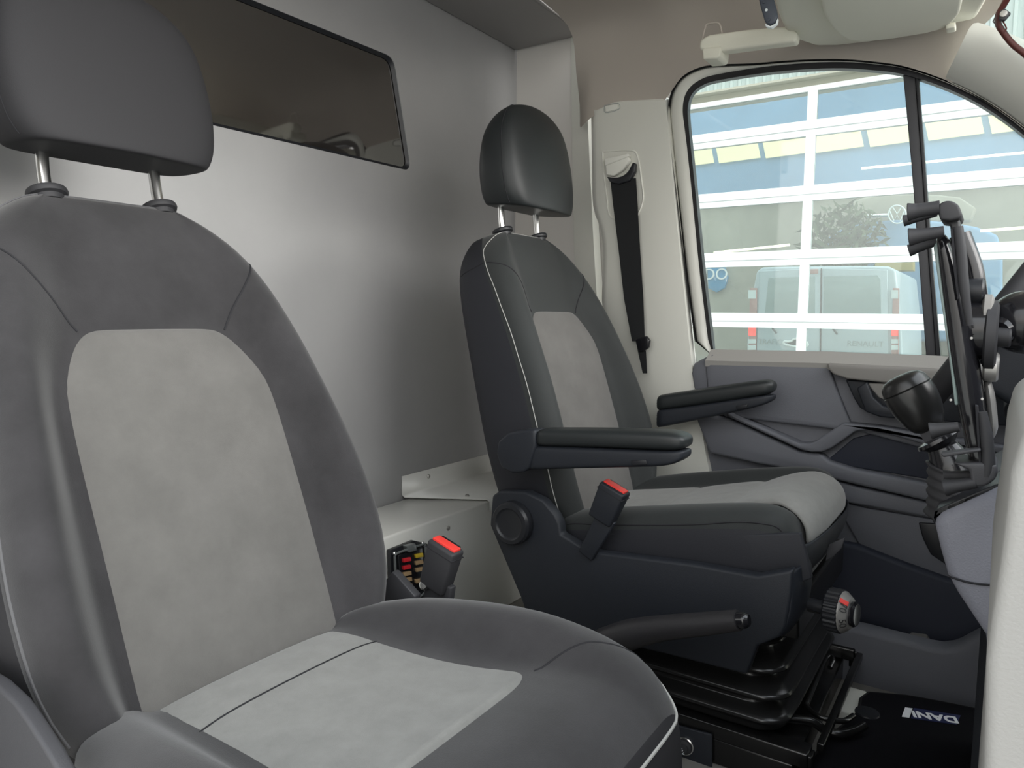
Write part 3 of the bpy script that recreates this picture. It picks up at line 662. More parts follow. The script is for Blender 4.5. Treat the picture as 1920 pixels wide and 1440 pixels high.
# armrests
def yloft(name, st, y0, y1, m, parent, e=.55):
    rings = []
    for x, a, b, k in st:
        A_, B_ = oy(x, a, y0), oy(x, b, y0); c = (A_+B_)/2; hz = (A_.z-B_.z)/2; cy = (y0+y1)/2; hy = (y1-y0)/2*k
        rings.append([Vector((c.x, cy+hy*math.copysign(abs(math.cos(t))**e, math.cos(t)), c.z+hz*math.copysign(abs(math.sin(t))**e, math.sin(t)))) for t in [2*math.pi*q/24 for q in range(24)]])
    return loft(name, rings, m, parent, sub=1, angle=60)
def armrest(pad, bs, housing, y0, y1, button, lab):
    a = yloft('armrest', bs, y0, y1, 'plastic_navy', ds, .4); a['label'] = lab
    yloft('armrest_pad', pad, y0-.003, y1+.003, 'leather_driver', a, .6)
    if housing: pxprism('armrest_hinge', housing, y0-.004, y1-.02, 'plastic_navy', a, .006)
    pxprism('release_button', button, y0-.003, y0+.01, 'plastic_black', a, .001)
armrest([(1003, 807, 838, .97), (1006, 806, 839, 1), (1060, 806, 840, 1), (1150, 807, 843, 1), (1230, 809, 847, 1), (1258, 812, 848, .98), (1272, 817, 846, .9), (1279, 824, 841, .72), (1281, 829, 837, .4)],
        [(986, 836, 883, 1), (990, 836, 883, 1), (1060, 838, 881, 1), (1150, 842, 879, 1), (1225, 845, 877, 1), (1252, 846, 875, .98), (1268, 846, 869, .9), (1277, 847, 862, .75), (1280, 850, 857, .45)],
        [(929, 850), (933, 828), (952, 811), (985, 806), (1003, 806), (1004, 836), (992, 876), (982, 886), (958, 888), (938, 876)], 1.215, 1.275, [(1182, 864), (1211, 862), (1213, 871), (1185, 873)], 'near armrest, lowered')
armrest([(1228, 742, 772, 1), (1234, 741, 771, 1), (1300, 731, 763, 1), (1380, 719, 751, 1), (1425, 713, 744, .98), (1438, 713, 741, .9), (1446, 719, 735, .7), (1448, 724, 730, .4)],
        [(1228, 768, 804, 1), (1234, 768, 803, 1), (1300, 760, 790, 1), (1380, 748, 773, 1), (1420, 742, 764, .95), (1438, 741, 757, .85), (1446, 742, 751, .6), (1447, 744, 748, .4)], None, 1.80, 1.86, [(1380, 761), (1402, 758), (1400, 765), (1382, 768)], 'far armrest, lowered')
build_buckle(ds, oy(1141, 944, 1.262), (.38, 0, .92), (.92, 0, -.38), 'plastic_navy', (.056, .034, .075), ([(1118, 962), (1152, 982), (1108, 1052), (1084, 1034)], 1.256))
# suspension bellows
def rrect(x0, x1, y0, y1, r, z, k=7):
    o = []
    for cx, cy, a0 in ((x1-r, y0+r, -90), (x1-r, y1-r, 0), (x0+r, y1-r, 90), (x0+r, y0+r, 180)):
        for j in range(k+1):
            a = math.radians(a0+90*j/k); o.append(Vector((cx+r*math.cos(a), cy+r*math.sin(a), z)))
    return o
rg = []
levels = [(.035, .012), (.05, .004), (.062, .010), (.070, .022), (.078, .012), (.086, -.012), (.098, -.014), (.108, .014), (.115, .018), (.122, .006), (.130, -.022), (.142, -.024), (.152, .004), (.159, .008), (.166, -.006), (.176, -.034), (.188, -.036), (.198, -.008), (.206, -.006), (.214, -.03), (.228, -.05), (.25, -.05), (.27, -.04), (.30, -.05)]
for z, d in levels: rg.append(rrect(-.80, -.295+d, 1.322-d, 1.79+d, .055, z))
bl_ = loft('suspension_bellows', rg, 'bellows_black', ds, sub=1, angle=180); bl_['label'] = 'glossy black pleated rubber bellows'
box('seat_pan', (-.80, YE-.22, .225), (-.27, YE+.22, .30), 'metal_black', ds, .006)
for y in (1.30, 1.79):
    r_ = box('seat_rail', (-.95, y, .012), (-.238, y+.042, .040), 'metal_black', ds, .003)
    box('rail_end', (-.250, y+.006, -.004), (-.232, y+.034, .034), 'metal_black', r_, .002)
box('rail_plate', (-.93, 1.305, -.040), (-.262, 1.83, .010), 'metal_black', ds, .004)
# front release bar
tube('slide_bar', [oy(1460, 1345, 1.42), oy(1520, 1352, 1.44), oz(1545, 1368, .016), oz(1575, 1376, .014), oz(1603, 1370, .016), oz(1621, 1360, .02)], .0085, 'metal_black', ds, seg=12)
tube('slide_bar', [oz(1556, 1252, .05), oz(1562, 1236, .06), oz(1548, 1236, .06), oz(1516, 1310, .035), oz(1514, 1325, .03), oz(1540, 1345, .025), oz(1580, 1352, .022), oz(1600, 1342, .02)], .0055, 'metal_black', ds, seg=10)
box('linkage_bar', (-.235, 1.36, .018), (-.222, 1.80, .034), 'metal_black', ds, .002)
# weight dial
dc = oy(1553, 1141, 1.36); ax = Vector((.97, -.16, .05)).normalized()
dl = lathe('weight_dial', dc, ax, [(.036, 0), (.0385, .003), (.0385, .024), (.036, .026)], 'plastic_black', ds, 96, fn=lambda s: 1 if s % 4 < 2 else .95, angle=20)
lathe('dial_scale', dc, ax, [(.036, .0255), (.0362, .028), (.027, .039), (.022, .040)], 'silver', dl, 48)
lathe('dial_cap', dc, ax, [(.021, .039), (.022, .045), (.019, .049), (0, .050)], 'plastic_gloss', dl, 32)
lathe('dial_shaft', dc-ax*.034, ax, [(.012, 0), (.012, .036)], 'plastic_black', dl, 16)
def conept(deg, h, r):
    X = ax.cross(Vector((0, 0, 1))).normalized(); Y = X.cross(ax).normalized()
    return dc+ax*h+(X*math.cos(math.radians(deg))+Y*math.sin(math.radians(deg)))*r, (X*math.cos(math.radians(deg))+Y*math.sin(math.radians(deg)))
for dg_, s_ in ((-16, '50'), (32, '70')):
    p_, n_ = conept(dg_, .0345, .0325)
    if n_.y > 0: p_, n_ = conept(180-dg_, .0345, .0325)
    yv = (ax*.78-n_*.62).normalized(); nrm = (n_*.78+ax*.62).normalized()
    text('dial_number', s_, p_+nrm*.0004, yv.cross(nrm), yv, .017, 'dark_print', dl)
p_, n_ = conept(50, .034, .033)
if n_.y > 0: p_, n_ = conept(130, .034, .033)
yv = (ax*.78-n_*.62).normalized(); nrm = (n_*.78+ax*.62).normalized()
q_ = obox('dial_pointer', p_+nrm*.0006, (yv, nrm, yv.cross(nrm)), (.015, .0015, .008), 'red_button', dl); q_['label'] = 'red pointer mark'
obox('dial_bracket', oy(1527, 1140, 1.36), ((1, 0, 0), (0, 1, 0), (0, 0, 1)), (.022, .01, .016), 'metal_black', ds, .002)
# power outlet plate on the seat base
pl = pxprism('outlet_plate', [(1230, 1350), (1335, 1378), (1334, 1462), (1230, 1430)], 1.292, 1.298, 'plastic_navy', ds, .002)
c = oy(1284, 1398, 1.291)
lathe('outlet_ring', c, (0.1, -1, 0), [(.0175, 0), (.0175, .003), (.0155, .004), (.0150, .001)], 'chrome', pl, 32)
so = lathe('socket_lid', c, (0.1, -1, 0), [(.015, 0), (.014, .008), (.009, .010), (.008, .013), (0, .014)], 'rubber', pl, 32)
text('socket_mark', '12 V', c+Vector((.0, -.015, -.004)), (.4, 0, -.9), (.9, 0, .4), .007, 'white_print', pl)

# ================================================================== parking brake beside the driver seat
hb = thing('parking_brake', oy(1200, 1230, 1.2), 'black parking brake lever angled beside the driver seat base', 'brake lever')
tube('lever_grip', [oy(1130, 1205, 1.18), oy(1180, 1190, 1.175), oy(1240, 1178, 1.17), (oy(1320, 1170, 1.165)), oy(1385, 1163, 1.16)], [.026, .027, .022, .0195, .017], 'brake_grip', hb, seg=14)
tube('lever_grip', [oy(1130, 1215, 1.18), oy(1150, 1230, 1.185), oy(1165, 1270, 1.19)], [.024, .026, .03], 'brake_grip', hb, seg=14)
o = tube('release_button', [oy(1380, 1163, 1.16), oy(1396, 1163, 1.16), oy(1405, 1163, 1.16)], [.0135, .0135, .009], 'plastic_gloss', hb, seg=14)

# ================================================================== painted box behind the seats
bx = thing('metal_cover_box', (-1.2, 1.2, -.04), 'pale grey metal box on the floor against the bulkhead between the seats', 'box')
box('box_body', (-1.345, .60, -.04), (-1.145, 1.99, .292), 'box_paint', bx, .006)
for px in ((840, 990),):
    lathe('screw', ox(px[0], px[1], -1.1455), (1, 0, 0), [(.0062, 0), (.0062, .002), (.004, .004), (.002, .0045), (0, .003)], 'silver', bx, 16)
br = thing('mounting_plate', (-1.25, 1.8, .30), 'folded pale grey metal plate screwed over the right end of the floor box', 'bracket')
y0 = ox(752, 900, BX+.001).y
z0 = .294
prof = [(-1.3475, .357), (-1.3475, .305), (-1.341, .298), (-1.145, .298), (-1.139, .292), (-1.139, .266)]
def fold_(y_at):
    return [Vector((x, y_at(x), z)) for x, z in prof]
lx = lambda x: y0+(1.60-y0)*(x-BX)/(.21)
A = fold_(lx); B = [Vector((x, 1.99, z)) for x, z in prof]
mesh('plate', A+B, [[i, i+1, 7+i, 6+i] for i in range(5)], 'box_paint', br, angle=50, solid=.0035)
for p, nrm in ((ox(803, 893, BX+.004), (1, 0, 0)), (oz(789, 917, .300), (0, 0, 1)), (oz(876, 930, .300), (0, 0, 1))):
    lathe('screw', p, nrm, [(.0062, 0), (.0062, .002), (.004, .0045), (0, .0045)], 'silver', br, 16)
# fuse box on the front face of the metal box
fx = -1.143
fb_ = thing('fuse_box', ox(770, 1100, fx), 'small black fuse holder with clear lid and coloured fuses on the floor box', 'fuse box')
def fxp(name, px, x0, dx, m, parent, bev=.001): return prism(name, [ox(a, b, x0) for a, b in px], (dx, 0, 0), m, parent, bev)
fxp('fuse_carrier', [(725, 1030), (770, 1012), (795, 1018), (796, 1120), (728, 1135)], fx, .012, 'plastic_black', fb_, .002)
fxp('fuse_panel', [(742, 1040), (795, 1022), (796, 1112), (748, 1132)], fx+.012, .010, 'plastic_gloss', fb_, .002)
lid = [(740, 1042), (748, 1036), (790, 1022), (797, 1027), (797, 1110), (752, 1128), (744, 1120)]
outl = [ox(a, b, fx+.024) for a, b in lid]; tube('clear_lid', outl+[outl[0]], .0028, 'clear_plastic', fb_, seg=8, smooth=3)
fxp('lid_latch', [(754, 1022), (770, 1017), (773, 1030), (757, 1034)], fx+.012, .016, 'clear_plastic', fb_, .002)
for i, (a, b, m) in enumerate([(760, 1049, 'fuse_red'), (760, 1063, 'fuse_red'), (761, 1075, 'fuse_tan'), (762, 1086, 'fuse_tan'), (763, 1098, 'fuse_tan'), (783, 1041, 'fuse_yellow'), (783, 1054, 'fuse_tan'), (784, 1067, 'fuse_tan'), (783, 1088, 'fuse_tan')]):
    q = fxp('fuse', [(a-7, b-4+2), (a+7, b-4-1), (a+8, b+2), (a-6, b+5)], fx+.022, .006, m, fb_, .001)
for px in ((739, 1038), (792, 1019)):
    lathe('screw', ox(*px, fx+.013), (1, 0, 0), [(.005, 0), (.005, .002), (.003, .004), (0, .004)], 'chrome', fb_, 14)

# ================================================================== floor mat
FZ = -.004
fm = thing('floor_mat', oz(1600, 1380, -.02), 'black carpet floor mat with a navy name label in the driver footwell', 'floor mat')
mp2 = [(1500, 1470), (1545, 1392), (1590, 1352), (1612, 1330), (1615, 1308), (1630, 1297), (1700, 1303), (1850, 1332), (2000, 1365), (2000, 1700), (1400, 1700)]
mpp = [oz(a, b, FZ) for a, b in dens(mp2, 4)]
prism('mat_carpet', mpp, (0, 0, -.012), 'carpet', fm, .002)
tube('mat_edge', [p+Vector((0, 0, -.004)) for p in mpp]+[mpp[0]+Vector((0, 0, -.004))], .0045, 'carpet_edge', fm, seg=8, smooth=0)
lb = [oz(1692, 1328, FZ), oz(1800, 1342, FZ), oz(1790, 1360, FZ), oz(1690, 1346, FZ)]
X_ = (lb[0]-lb[1]).normalized(); yy = (lb[3]-lb[0])
lab = prism('name_label', [oz(a, b, FZ+.0005) for a, b in ((1713, 1328), (1801, 1342), (1794, 1359), (1708, 1347))], (0, 0, .001), 'label_navy', fm)
prism('label_end', [oz(a, b, FZ+.0005) for a, b in ((1697, 1327), (1711, 1329), (1705, 1346), (1691, 1344))], (0, 0, .0010), 'white_print', fm)
a_ = oz(1790, 1349, FZ+.002); b_ = oz(1714, 1338, FZ+.002)
X_ = (b_-a_); dn = oz(1752, 1335, FZ)-oz(1750, 1354, FZ)
Xn = X_.normalized(); Yn = (oz(1750, 1354, FZ+.002)-oz(1752, 1335, FZ+.002)).normalized()
if Xn.cross(Yn).z < 0: Yn = -Yn
text('label_lettering', 'DANI', oz(1752, 1343.5, FZ+.002), Xn, Yn, .0345, 'white_print', fm, bold=.0012)
rv = oz(1626, 1337, FZ)
lathe('mat_rivet', rv, (0, 0, 1), [(.024, 0), (.023, .003), (.012, .0045), (0, .0045)], 'plastic_black', fm, 24)
box('floor_strap', (-.245, 1.60, -.04), (-.20, 1.72, -.015), 'trim_light', None, .004)
o = bpy.data.objects['floor_strap']; tag(o, 'light grey floor anchor strap showing between the seat rail and the mat', 'strap')

# ================================================================== dashboard
db = thing('dashboard', (.15, .9, 0), 'grey dashboard body with gear lever console, cut off by the right edge', 'dashboard')
cpx = [(1752, 985), (1755, 965), (1790, 952), (1850, 925), (1892, 903), (2150, 830), (2150, 1300), (1856, 1300), (1853, 1232), (1848, 1195), (1795, 1115), (1776, 1080), (1762, 1030)]
pxprism('console', dens(cpx, 1), .92, 1.12, 'console_grey', db, .012)
pxprism('console_rim', [(1752, 985), (1756, 962), (1800, 958), (1900, 905), (1900, 897), (1850, 915), (1790, 940), (1757, 955), (1747, 972)], .93, 1.09, 'plastic_black', db, .003)
pxprism('gear_surround', [(1756, 962), (1770, 942), (1790, 928), (1880, 880), (1960, 850), (1960, 905), (1890, 912), (1800, 955)], 1.0, 1.16, 'plastic_charcoal', db, .008)
tube('console_seam', [oy(x, y, .9185) for x, y in ((1776, 1080), (1820, 1093), (1870, 1098))], .0012, 'seam', db, seg=6)
# passenger side fascia (near, right edge)
fe = [oy(a, b, .42) for a, b in ((1920, 800), (1907, 845), (1895, 885), (1887, 960), (1876, 1050), (1859, 1160), (1849, 1240), (1844, 1440))]
pr_ = [(.06, fe[0].z+.022), (.03, fe[0].z+.014)]+[(p.x, p.z) for p in fe]+[(fe[-1].x, -.04), (.5, -.04), (.5, fe[0].z+.022)]
prism('glovebox_fascia', [(x, .42, z) for x, z in pr_], (0, .30, 0), 'fascia_grey', db, .006)
prism('dash_body', [(.06, .72, .62), (.02, .72, .50), (.0, .72, .30), (.03, .72, -.04), (.5, .72, -.04), (.5, .72, .62)], (0, .9, 0), 'plastic_navy', db, .01)

box('dash_top', (.30, .12, .60), (.95, 1.95, .93), 'console_grey', db, .02)  # unseen; paler grey than the real top, to bounce light upward
box('wall_right', (-1.36, .06, -.06), (-.97, .09, 1.76), 'side_wall', kind='structure')
box('wall_front', (.95, .10, -.06), (.98, 1.98, .90), 'plastic_navy', kind='structure')
# gear lever
gl_ = thing('gear_lever', oy(1835, 940, 1.0), 'gear lever with glossy black knob and leather boot rising from the console', 'gear lever')
g0 = oy(1755, 800, 1.0); g1 = oy(1690, 712, 1.0); ga = (g1-g0).normalized(); gl_len = (g1-g0).length
lathe('gear_knob', oy(1742, 800, 1.0), (oy(1690, 712, 1.0)-oy(1742, 800, 1.0)), [(.012, -.004), (.018, 0), (.0235, .010), (.0275, .026), (.0290, .040), (.0285, .049), (.0272, .050), (.0280, .051), (.0262, .060), (.021, .066), (.012, .069), (0, .0695)], 'knob_leather', gl_, 40)
c0 = oy(1742, 800, 1.0)
lathe('knob_neck', oy(1758, 822, 1.0), ga, [(.016, 0), (.0145, .010), (.013, .022)], 'plastic_charcoal', gl_, 6, angle=20)
lathe('lift_ring', oy(1764, 832, 1.0), ga, [(.014, -.016), (.015, -.004), (.022, .002), (.025, .004), (.024, .008), (.016, .010)], 'plastic_gloss', gl_, 32)
tube('lever_sleeve', [oy(1768, 838, 1.0), oy(1782, 866, 1.0), oy(1792, 888, 1.0)], [.017, .024, .027], 'plastic_gloss', gl_, seg=20)
bt = []
cl = smoothpath([oy(1790, 880, 1.0), oy(1802, 905, 1.0), oy(1815, 930, 1.0), oy(1835, 955, 1.0), oy(1850, 980, 1.0)], 4)
for i, p in enumerate(cl):
    t = i/(len(cl)-1); r = .027+.030*t**1.5+.0025*math.sin(i*2.2)
    bt.append([p+Vector((r*math.cos(a)*1.15, r*math.sin(a), -.35*r*math.cos(a)*(1-t))) for a in [2*math.pi*s/24 for s in range(24)]])
o = loft('gear_boot', bt, 'leather_boot' if 'leather_boot' in MATS else 'rubber', gl_, sub=1, angle=180); o['label'] = 'soft black leather boot'

# steering wheel
sw_ = thing('steering_wheel', (-.015, YE, .75), 'black steering wheel seen edge-on behind the phone holder', 'steering wheel')
C_w = Vector((-.012, YE, .800)); dU = Vector((.52, 0, .854)).normalized(); dN = dU.cross(Vector((0, 1, 0))).normalized()
if dN.x > 0: dN = -dN
Rw = .190
pts = [C_w+dU*(Rw*math.cos(a))+Vector((0, Rw*math.sin(a), 0)) for a in [2*math.pi*k/48 for k in range(49)]]
tube('wheel_rim', pts, .019, 'rubber', sw_, seg=16, smooth=1, close=True)
hubr = []
for r, h in ((.085, .0), (.082, .02), (.06, .032), (.02, .036)):
    hubr.append([C_w+dU*(r*math.cos(a))+Vector((0, r*1.05*math.sin(a), 0))+dN*h-dN*.02 for a in [2*math.pi*k/32 for k in range(32)]])
loft('wheel_hub', hubr, 'plastic_navy', sw_, sub=1, angle=180)
for a in (90, 270, 180):
    d = dU*math.cos(math.radians(a))+Vector((0, math.sin(math.radians(a)), 0))
    tube('wheel_spoke', [C_w+d*.06-dN*.012, C_w+d*.13-dN*.006, C_w+d*Rw], [.026, .020, .016], 'plastic_navy', sw_, seg=12, flat=.5, up=dN)
tube('steering_column', [C_w-dN*.02, C_w-dN*.16, C_w-dN*.30], [.075, .062, .07], 'plastic_navy', sw_, seg=20)
# instrument cowl / column cover of the dash
prism('column_cover', [oy(x, y, 1.40) for x, y in ((1850, 668), (1862, 640), (1960, 560), (2100, 520), (2100, 900), (1960, 860), (1905, 770), (1880, 752), (1850, 735), (1838, 700))], (0, .30, 0), 'plastic_navy', db, .012)
prism('door_side_dash', [oy(x, y, 1.60) for x, y in ((1880, 760), (1960, 730), (2100, 730), (2100, 1000), (1960, 960), (1900, 870))], (0, .22, 0), 'plastic_navy', db, .01)

# keys in the ignition
ky = thing('key_bunch', oy(1885, 870, 1.15), 'bunch of keys with a metal ring hanging from the ignition lock', 'keys')
pts = [oy(1918+22*math.cos(a), 800+26*math.sin(a), 1.15) for a in [2*math.pi*k/16 for k in range(17)]]
tube('key_ring', pts, .0018, 'chrome', ky, seg=8, smooth=2, close=True)
tube('key_fob', [oy(1920, 812, 1.14), oy(1908, 836, 1.14), oy(1901, 858, 1.14)], [.010, .011, .008], 'plastic_gloss', ky, seg=12, flat=.6)
tube('key_fob', [oy(1912, 812, 1.16), oy(1898, 835, 1.16), oy(1886, 870, 1.16)], [.008, .010, .009], 'plastic_black', ky, seg=12, flat=.6)
pxprism('key_blade', [(1888, 866), (1902, 860), (1906, 872), (1893, 879)], 1.13, 1.133, 'silver', ky, .0005)
lathe('key_pin', oy(1883, 868, 1.14), (-1, 0, 0), [(.0035, -.004), (.0035, .003), (0, .004)], 'chrome', ky, 12)

# ================================================================== phone / tablet holder
th_ = thing('tablet_holder', oy(1838, 920, .9), 'tall black clamp holder with rubber fingers, standing in front of the steering wheel', 'tablet holder')
YH = .86
def hp(x, y, yy=0): return oy(x, y, YH+yy)
ctr = [(1762, 432, 9), (1772, 470, 17), (1784, 530, 23), (1797, 610, 26), (1808, 690, 27), (1820, 770, 24), (1832, 840, 22), (1840, 880, 20), (1843, 900, 12)]
rg = []
for x, y, h in ctr:
    l_, r_ = hp(x-h, y), hp(x+h, y); hx = (r_.x-l_.x)/2*1.12; c = (l_+r_)/2; ring = []
    for a in range(20):
        t = 2*math.pi*a/20; cx, cy = math.cos(t), math.sin(t)
        ring.append(c+Vector((hx*math.copysign(abs(cx)**.7, cx), .042*math.copysign(abs(cy)**.6, cy)+.03, 0)))
    rg.append(ring)
loft('holder_body', rg, 'plastic_gloss', th_, sub=1, angle=180)
def bar(name, pts, r, m, par=th_, flat=None, seg=12): return tube(name, [hp(*p) for p in pts], r, m, par, seg=seg, flat=flat)
bar('slide_arm', [(1796, 425, -.02), (1802, 470, -.02), (1808, 540, -.02), (1818, 610, -.018)], [.0045, .0048, .0045, .003], 'rubber')
bar('slide_arm', [(1842, 772, -.02), (1850, 820, -.02), (1853, 870, -.02), (1850, 893, -.02)], [.004, .0055, .006, .0055], 'rubber')
pxprism('slot_line', [(1782, 428), (1788, 430), (1793, 500), (1799, 560), (1795, 562), (1787, 500)], YH-.022, YH-.010, 'seam', th_, .0005)
pxprism('slot_line', [(1828, 760), (1834, 762), (1841, 880), (1836, 882)], YH-.022, YH-.010, 'seam', th_, .0005)
# upper clamp head
pxprism('clamp_head', dens([(1757, 386), (1766, 378), (1785, 376), (1798, 384), (1803, 400), (1800, 410), (1782, 414), (1762, 412)], 2), YH-.025, YH+.03, 'rubber', th_, .004)
pxprism('clamp_neck', [(1778, 408), (1799, 406), (1800, 440), (1784, 440)], YH-.012, YH+.02, 'plastic_black', th_, .002)
pxprism('clamp_head', [(1786, 868), (1848, 868), (1868, 872), (1872, 885), (1866, 900), (1848, 912), (1826, 914), (1820, 905), (1818, 882)], YH-.025, YH+.035, 'plastic_charcoal', th_, .003)
# device face
fc = pxprism('front_pad', [(1750, 462), (1760, 448), (1768, 455), (1778, 560), (1790, 680), (1797, 760), (1790, 760), (1776, 640), (1762, 550)], YH-.005, YH+.075, 'pad_teal' if 'pad_teal' in MATS else 'clear_plastic', th_, .002)
def finger(a, b, r0, r1, dy):
    r0 *= .72; r1 *= .72; A_, B_ = hp(a[0], a[1], dy), hp(b[0], b[1], dy)
    L_ = B_-A_; pts = [A_, A_+L_*.03, A_+L_*.3, A_+L_*.6, B_]
    f = tube('rubber_finger', pts, [r0*.93, r0, r0*.8, (r0+r1)*.5*.85, r1], 'rubber', th_, seg=18); return f
finger((1702, 398), (1762, 389), .0125, .0095, -.02)
finger((1694, 414), (1757, 400), .0085, .0045, .03)
finger((1704, 445), (1770, 434), .0125, .0075, -.025)
finger((1704, 470), (1758, 453), .009, .0055, .03)
finger((1744, 808), (1798, 800), .0115, .0065, -.035)
finger((1769, 892), (1822, 891), .0085, .0075, .02)
finger((1770, 915), (1830, 905), .012, .008, -.02)
pxprism('spring_clip', [(1763, 850), (1838, 841), (1840, 847), (1768, 858)], YH-.03, YH-.015, 'plastic_charcoal', th_, .0015)
# back mechanism
def ring_(x, y, r, h, m, nm='tension_knob', dy=.03):
    p = hp(x, y, dy); return lathe(nm, p-Vector((h/2, 0, 0)), (1, 0, 0), [(r*.85, 0), (r, .002), (r, h-.002), (r*.85, h)], m, th_, 32)
ring_(1826, 548, .014, .018, 'plastic_black'); ring_(1838, 620, .030, .022, 'plastic_gloss'); ring_(1858, 630, .036, .012, 'rubber', 'mount_collar')
ring_(1851, 600, .026, .010, 'door_rail', 'mount_collar'); ring_(1858, 688, .015, .014, 'silver'); ring_(1872, 632, .010, .022, 'rubber', 'ball_neck')
tube('curved_rail', [hp(1800, 440, .04), hp(1822, 500, .04), hp(1832, 560, .04)], .010, 'plastic_gloss', th_)
tube('curved_rail', [hp(1846, 690, .04), hp(1856, 740, .04), hp(1862, 800, .04), hp(1856, 830, .04)], [.004, .009, .009, .002], 'white_pad' if 'white_pad' in MATS else 'silver', th_, flat=.5)
for px in ((1813, 526), (1822, 634), (1783, 750), (1842, 748), (1838, 842)):
    lathe('screw', hp(*px, -.012), (-.3, -1, 0), [(.0013, 0), (.0013, .001), (0, .0013)], 'silver', th_, 10)
hb2 = tube('holder_arm', [hp(1874, 622, .03), hp(1900, 612, .05), hp(1990, 590, .10)], [.010, .020, .03], 'plastic_gloss', th_, seg=16)
bm_ = bmesh.new(); bmesh.ops.create_uvsphere(bm_, u_segments=32, v_segments=20, radius=.034)
me = bpy.data.meshes.new('ball_housing'); bm_.to_mesh(me); bm_.free(); me.transform(Matrix.Translation(oy(1922, 604, .92)-base_of(th_)) @ Matrix.Diagonal((1, 1, .95, 1)))
for p in me.polygons: p.use_smooth = True
link('ball_housing', me, 'plastic_gloss', th_)

# ================================================================== overhead: shelf, visor, handle, remote
oh = thing('overhead_console', oz(1700, 20, 1.45), 'beige overhead storage console above the driver door window', 'overhead console')
def zprism(name, px, z, dz, m, par, bev=.008): return prism(name, [oz(a, b, z) for a, b in px], (0, 0, dz), m, par, bev)
zprism('console_shell', dens([(1440, -120), (1452, 0), (1466, 48), (1480, 72), (1528, 88), (1620, 82), (1760, 62), (1830, 40), (1852, 0), (1860, -120)], 2), 1.435, .05, 'visor_beige', oh, .012)
sv = thing('sun_visor', oz(1650, 40, 1.43), 'beige folded sun visor under the overhead console', 'sun visor')
zprism('visor_panel', dens([(1525, -140), (1538, 0), (1550, 40), (1575, 68), (1612, 80), (1700, 70), (1760, 58), (1790, 40), (1806, 0), (1815, -140)], 2), 1.415, .018, 'visor_beige', sv, .008)
obox('visor_clip', oz(1783, 52, 1.413), ((1, 0, 0), (0, 1, 0), (0, 0, 1)), (.018, .03, .012), 'visor_beige', sv, .003)
gh = thing('grab_handle', oy(1340, 100, 1.72), 'long beige grab handle above the driver door window', 'grab handle')
gy = 1.74
pxprism('handle_bar', dens([(1312, 74), (1330, 64), (1470, 48), (1495, 60), (1492, 78), (1440, 84), (1350, 96), (1320, 98), (1310, 90)], 2), gy, gy+.035, 'visor_beige', gh, .007)
pxprism('handle_foot', [(1316, 90), (1352, 86), (1350, 104), (1344, 109), (1318, 111)], gy-.004, gy+.06, 'visor_beige', gh, .004)
tube('handle_bracket', [oy(x, y, gy+.02) for x, y in ((1316, 76), (1322, 52), (1328, 45), (1344, 43), (1350, 48), (1354, 66))], .0025, 'headliner', gh, seg=8)
rm = thing('lamp_remote', oy(1440, 0, 1.5), 'small dark blue handheld remote with three buttons clipped to the console edge', 'remote')
rp = [oy(x, y, 1.48) for x, y in ((1420, -18), (1432, -22), (1444, 0), (1456, 32), (1452, 43), (1443, 47), (1434, 42), (1427, 15))]
prism('remote_body', [oy(a, b, 1.48) for a, b in dens([(1418, -18), (1440, -30), (1450, 0), (1457, 30), (1453, 42), (1443, 47), (1434, 42), (1426, 15)], 2)], (0, .016, 0), 'remote', rm, .004)
for x, y, m in ((1432, 4, 'remote'), (1437, 19, 'lamp_white'), (1442, 37, 'remote')):
    lathe('button', oy(x, y, 1.4795), (0, -1, 0), [(.0028, -.001), (.0026, .0012), (0, .0016)], m, rm, 14)
pxprism('remote_edge', [(1434, 44), (1444, 49), (1454, 44), (1458, 34), (1456, 44), (1446, 52), (1436, 50)], 1.482, 1.492, 'lamp_white', rm, .0005)

# windscreen glass + edge + sensor clip
ws = mesh('window_2', [oy(1862, 40, 1.80), oy(1900, -40, 1.78), oy(2100, -80, 1.70), oy(2100, 330, 1.83), oy(1930, 120, 1.83)], [[0, 1, 2, 3, 4]], 'door_glass', kind='structure', smooth=False, solid=.005)
tube('windscreen_seal', [oy(x, y, Y) for x, y, Y in ((1905, -30, 1.77), (1884, 6, 1.79), (1872, 28, 1.80), (1872, 45, 1.805), (1882, 62, 1.81), (1900, 84, 1.815), (1925, 104, 1.82), (1960, 138, 1.82))], .006, 'bordeaux', ws, seg=8)
sn = thing('windscreen_sensor', oy(1884, 30, 1.79), 'small dark sensor clip with wire at the windscreen corner', 'sensor')
pxprism('sensor_case', [(1875, 20), (1884, 15), (1896, 24), (1884, 38), (1873, 36)], 1.78, 1.79, 'plastic_charcoal', sn, .002)
lathe('sensor_lens', oy(1882, 26, 1.779), (0, -1, 0), [(.007, 0), (.006, .003), (0, .004)], 'silver', sn, 16)
tube('sensor_wire', [oy(x, y, 1.79) for x, y in ((1879, 38), (1884, 46), (1887, 54), (1883, 60))], .0014, 'bordeaux', sn, seg=8)

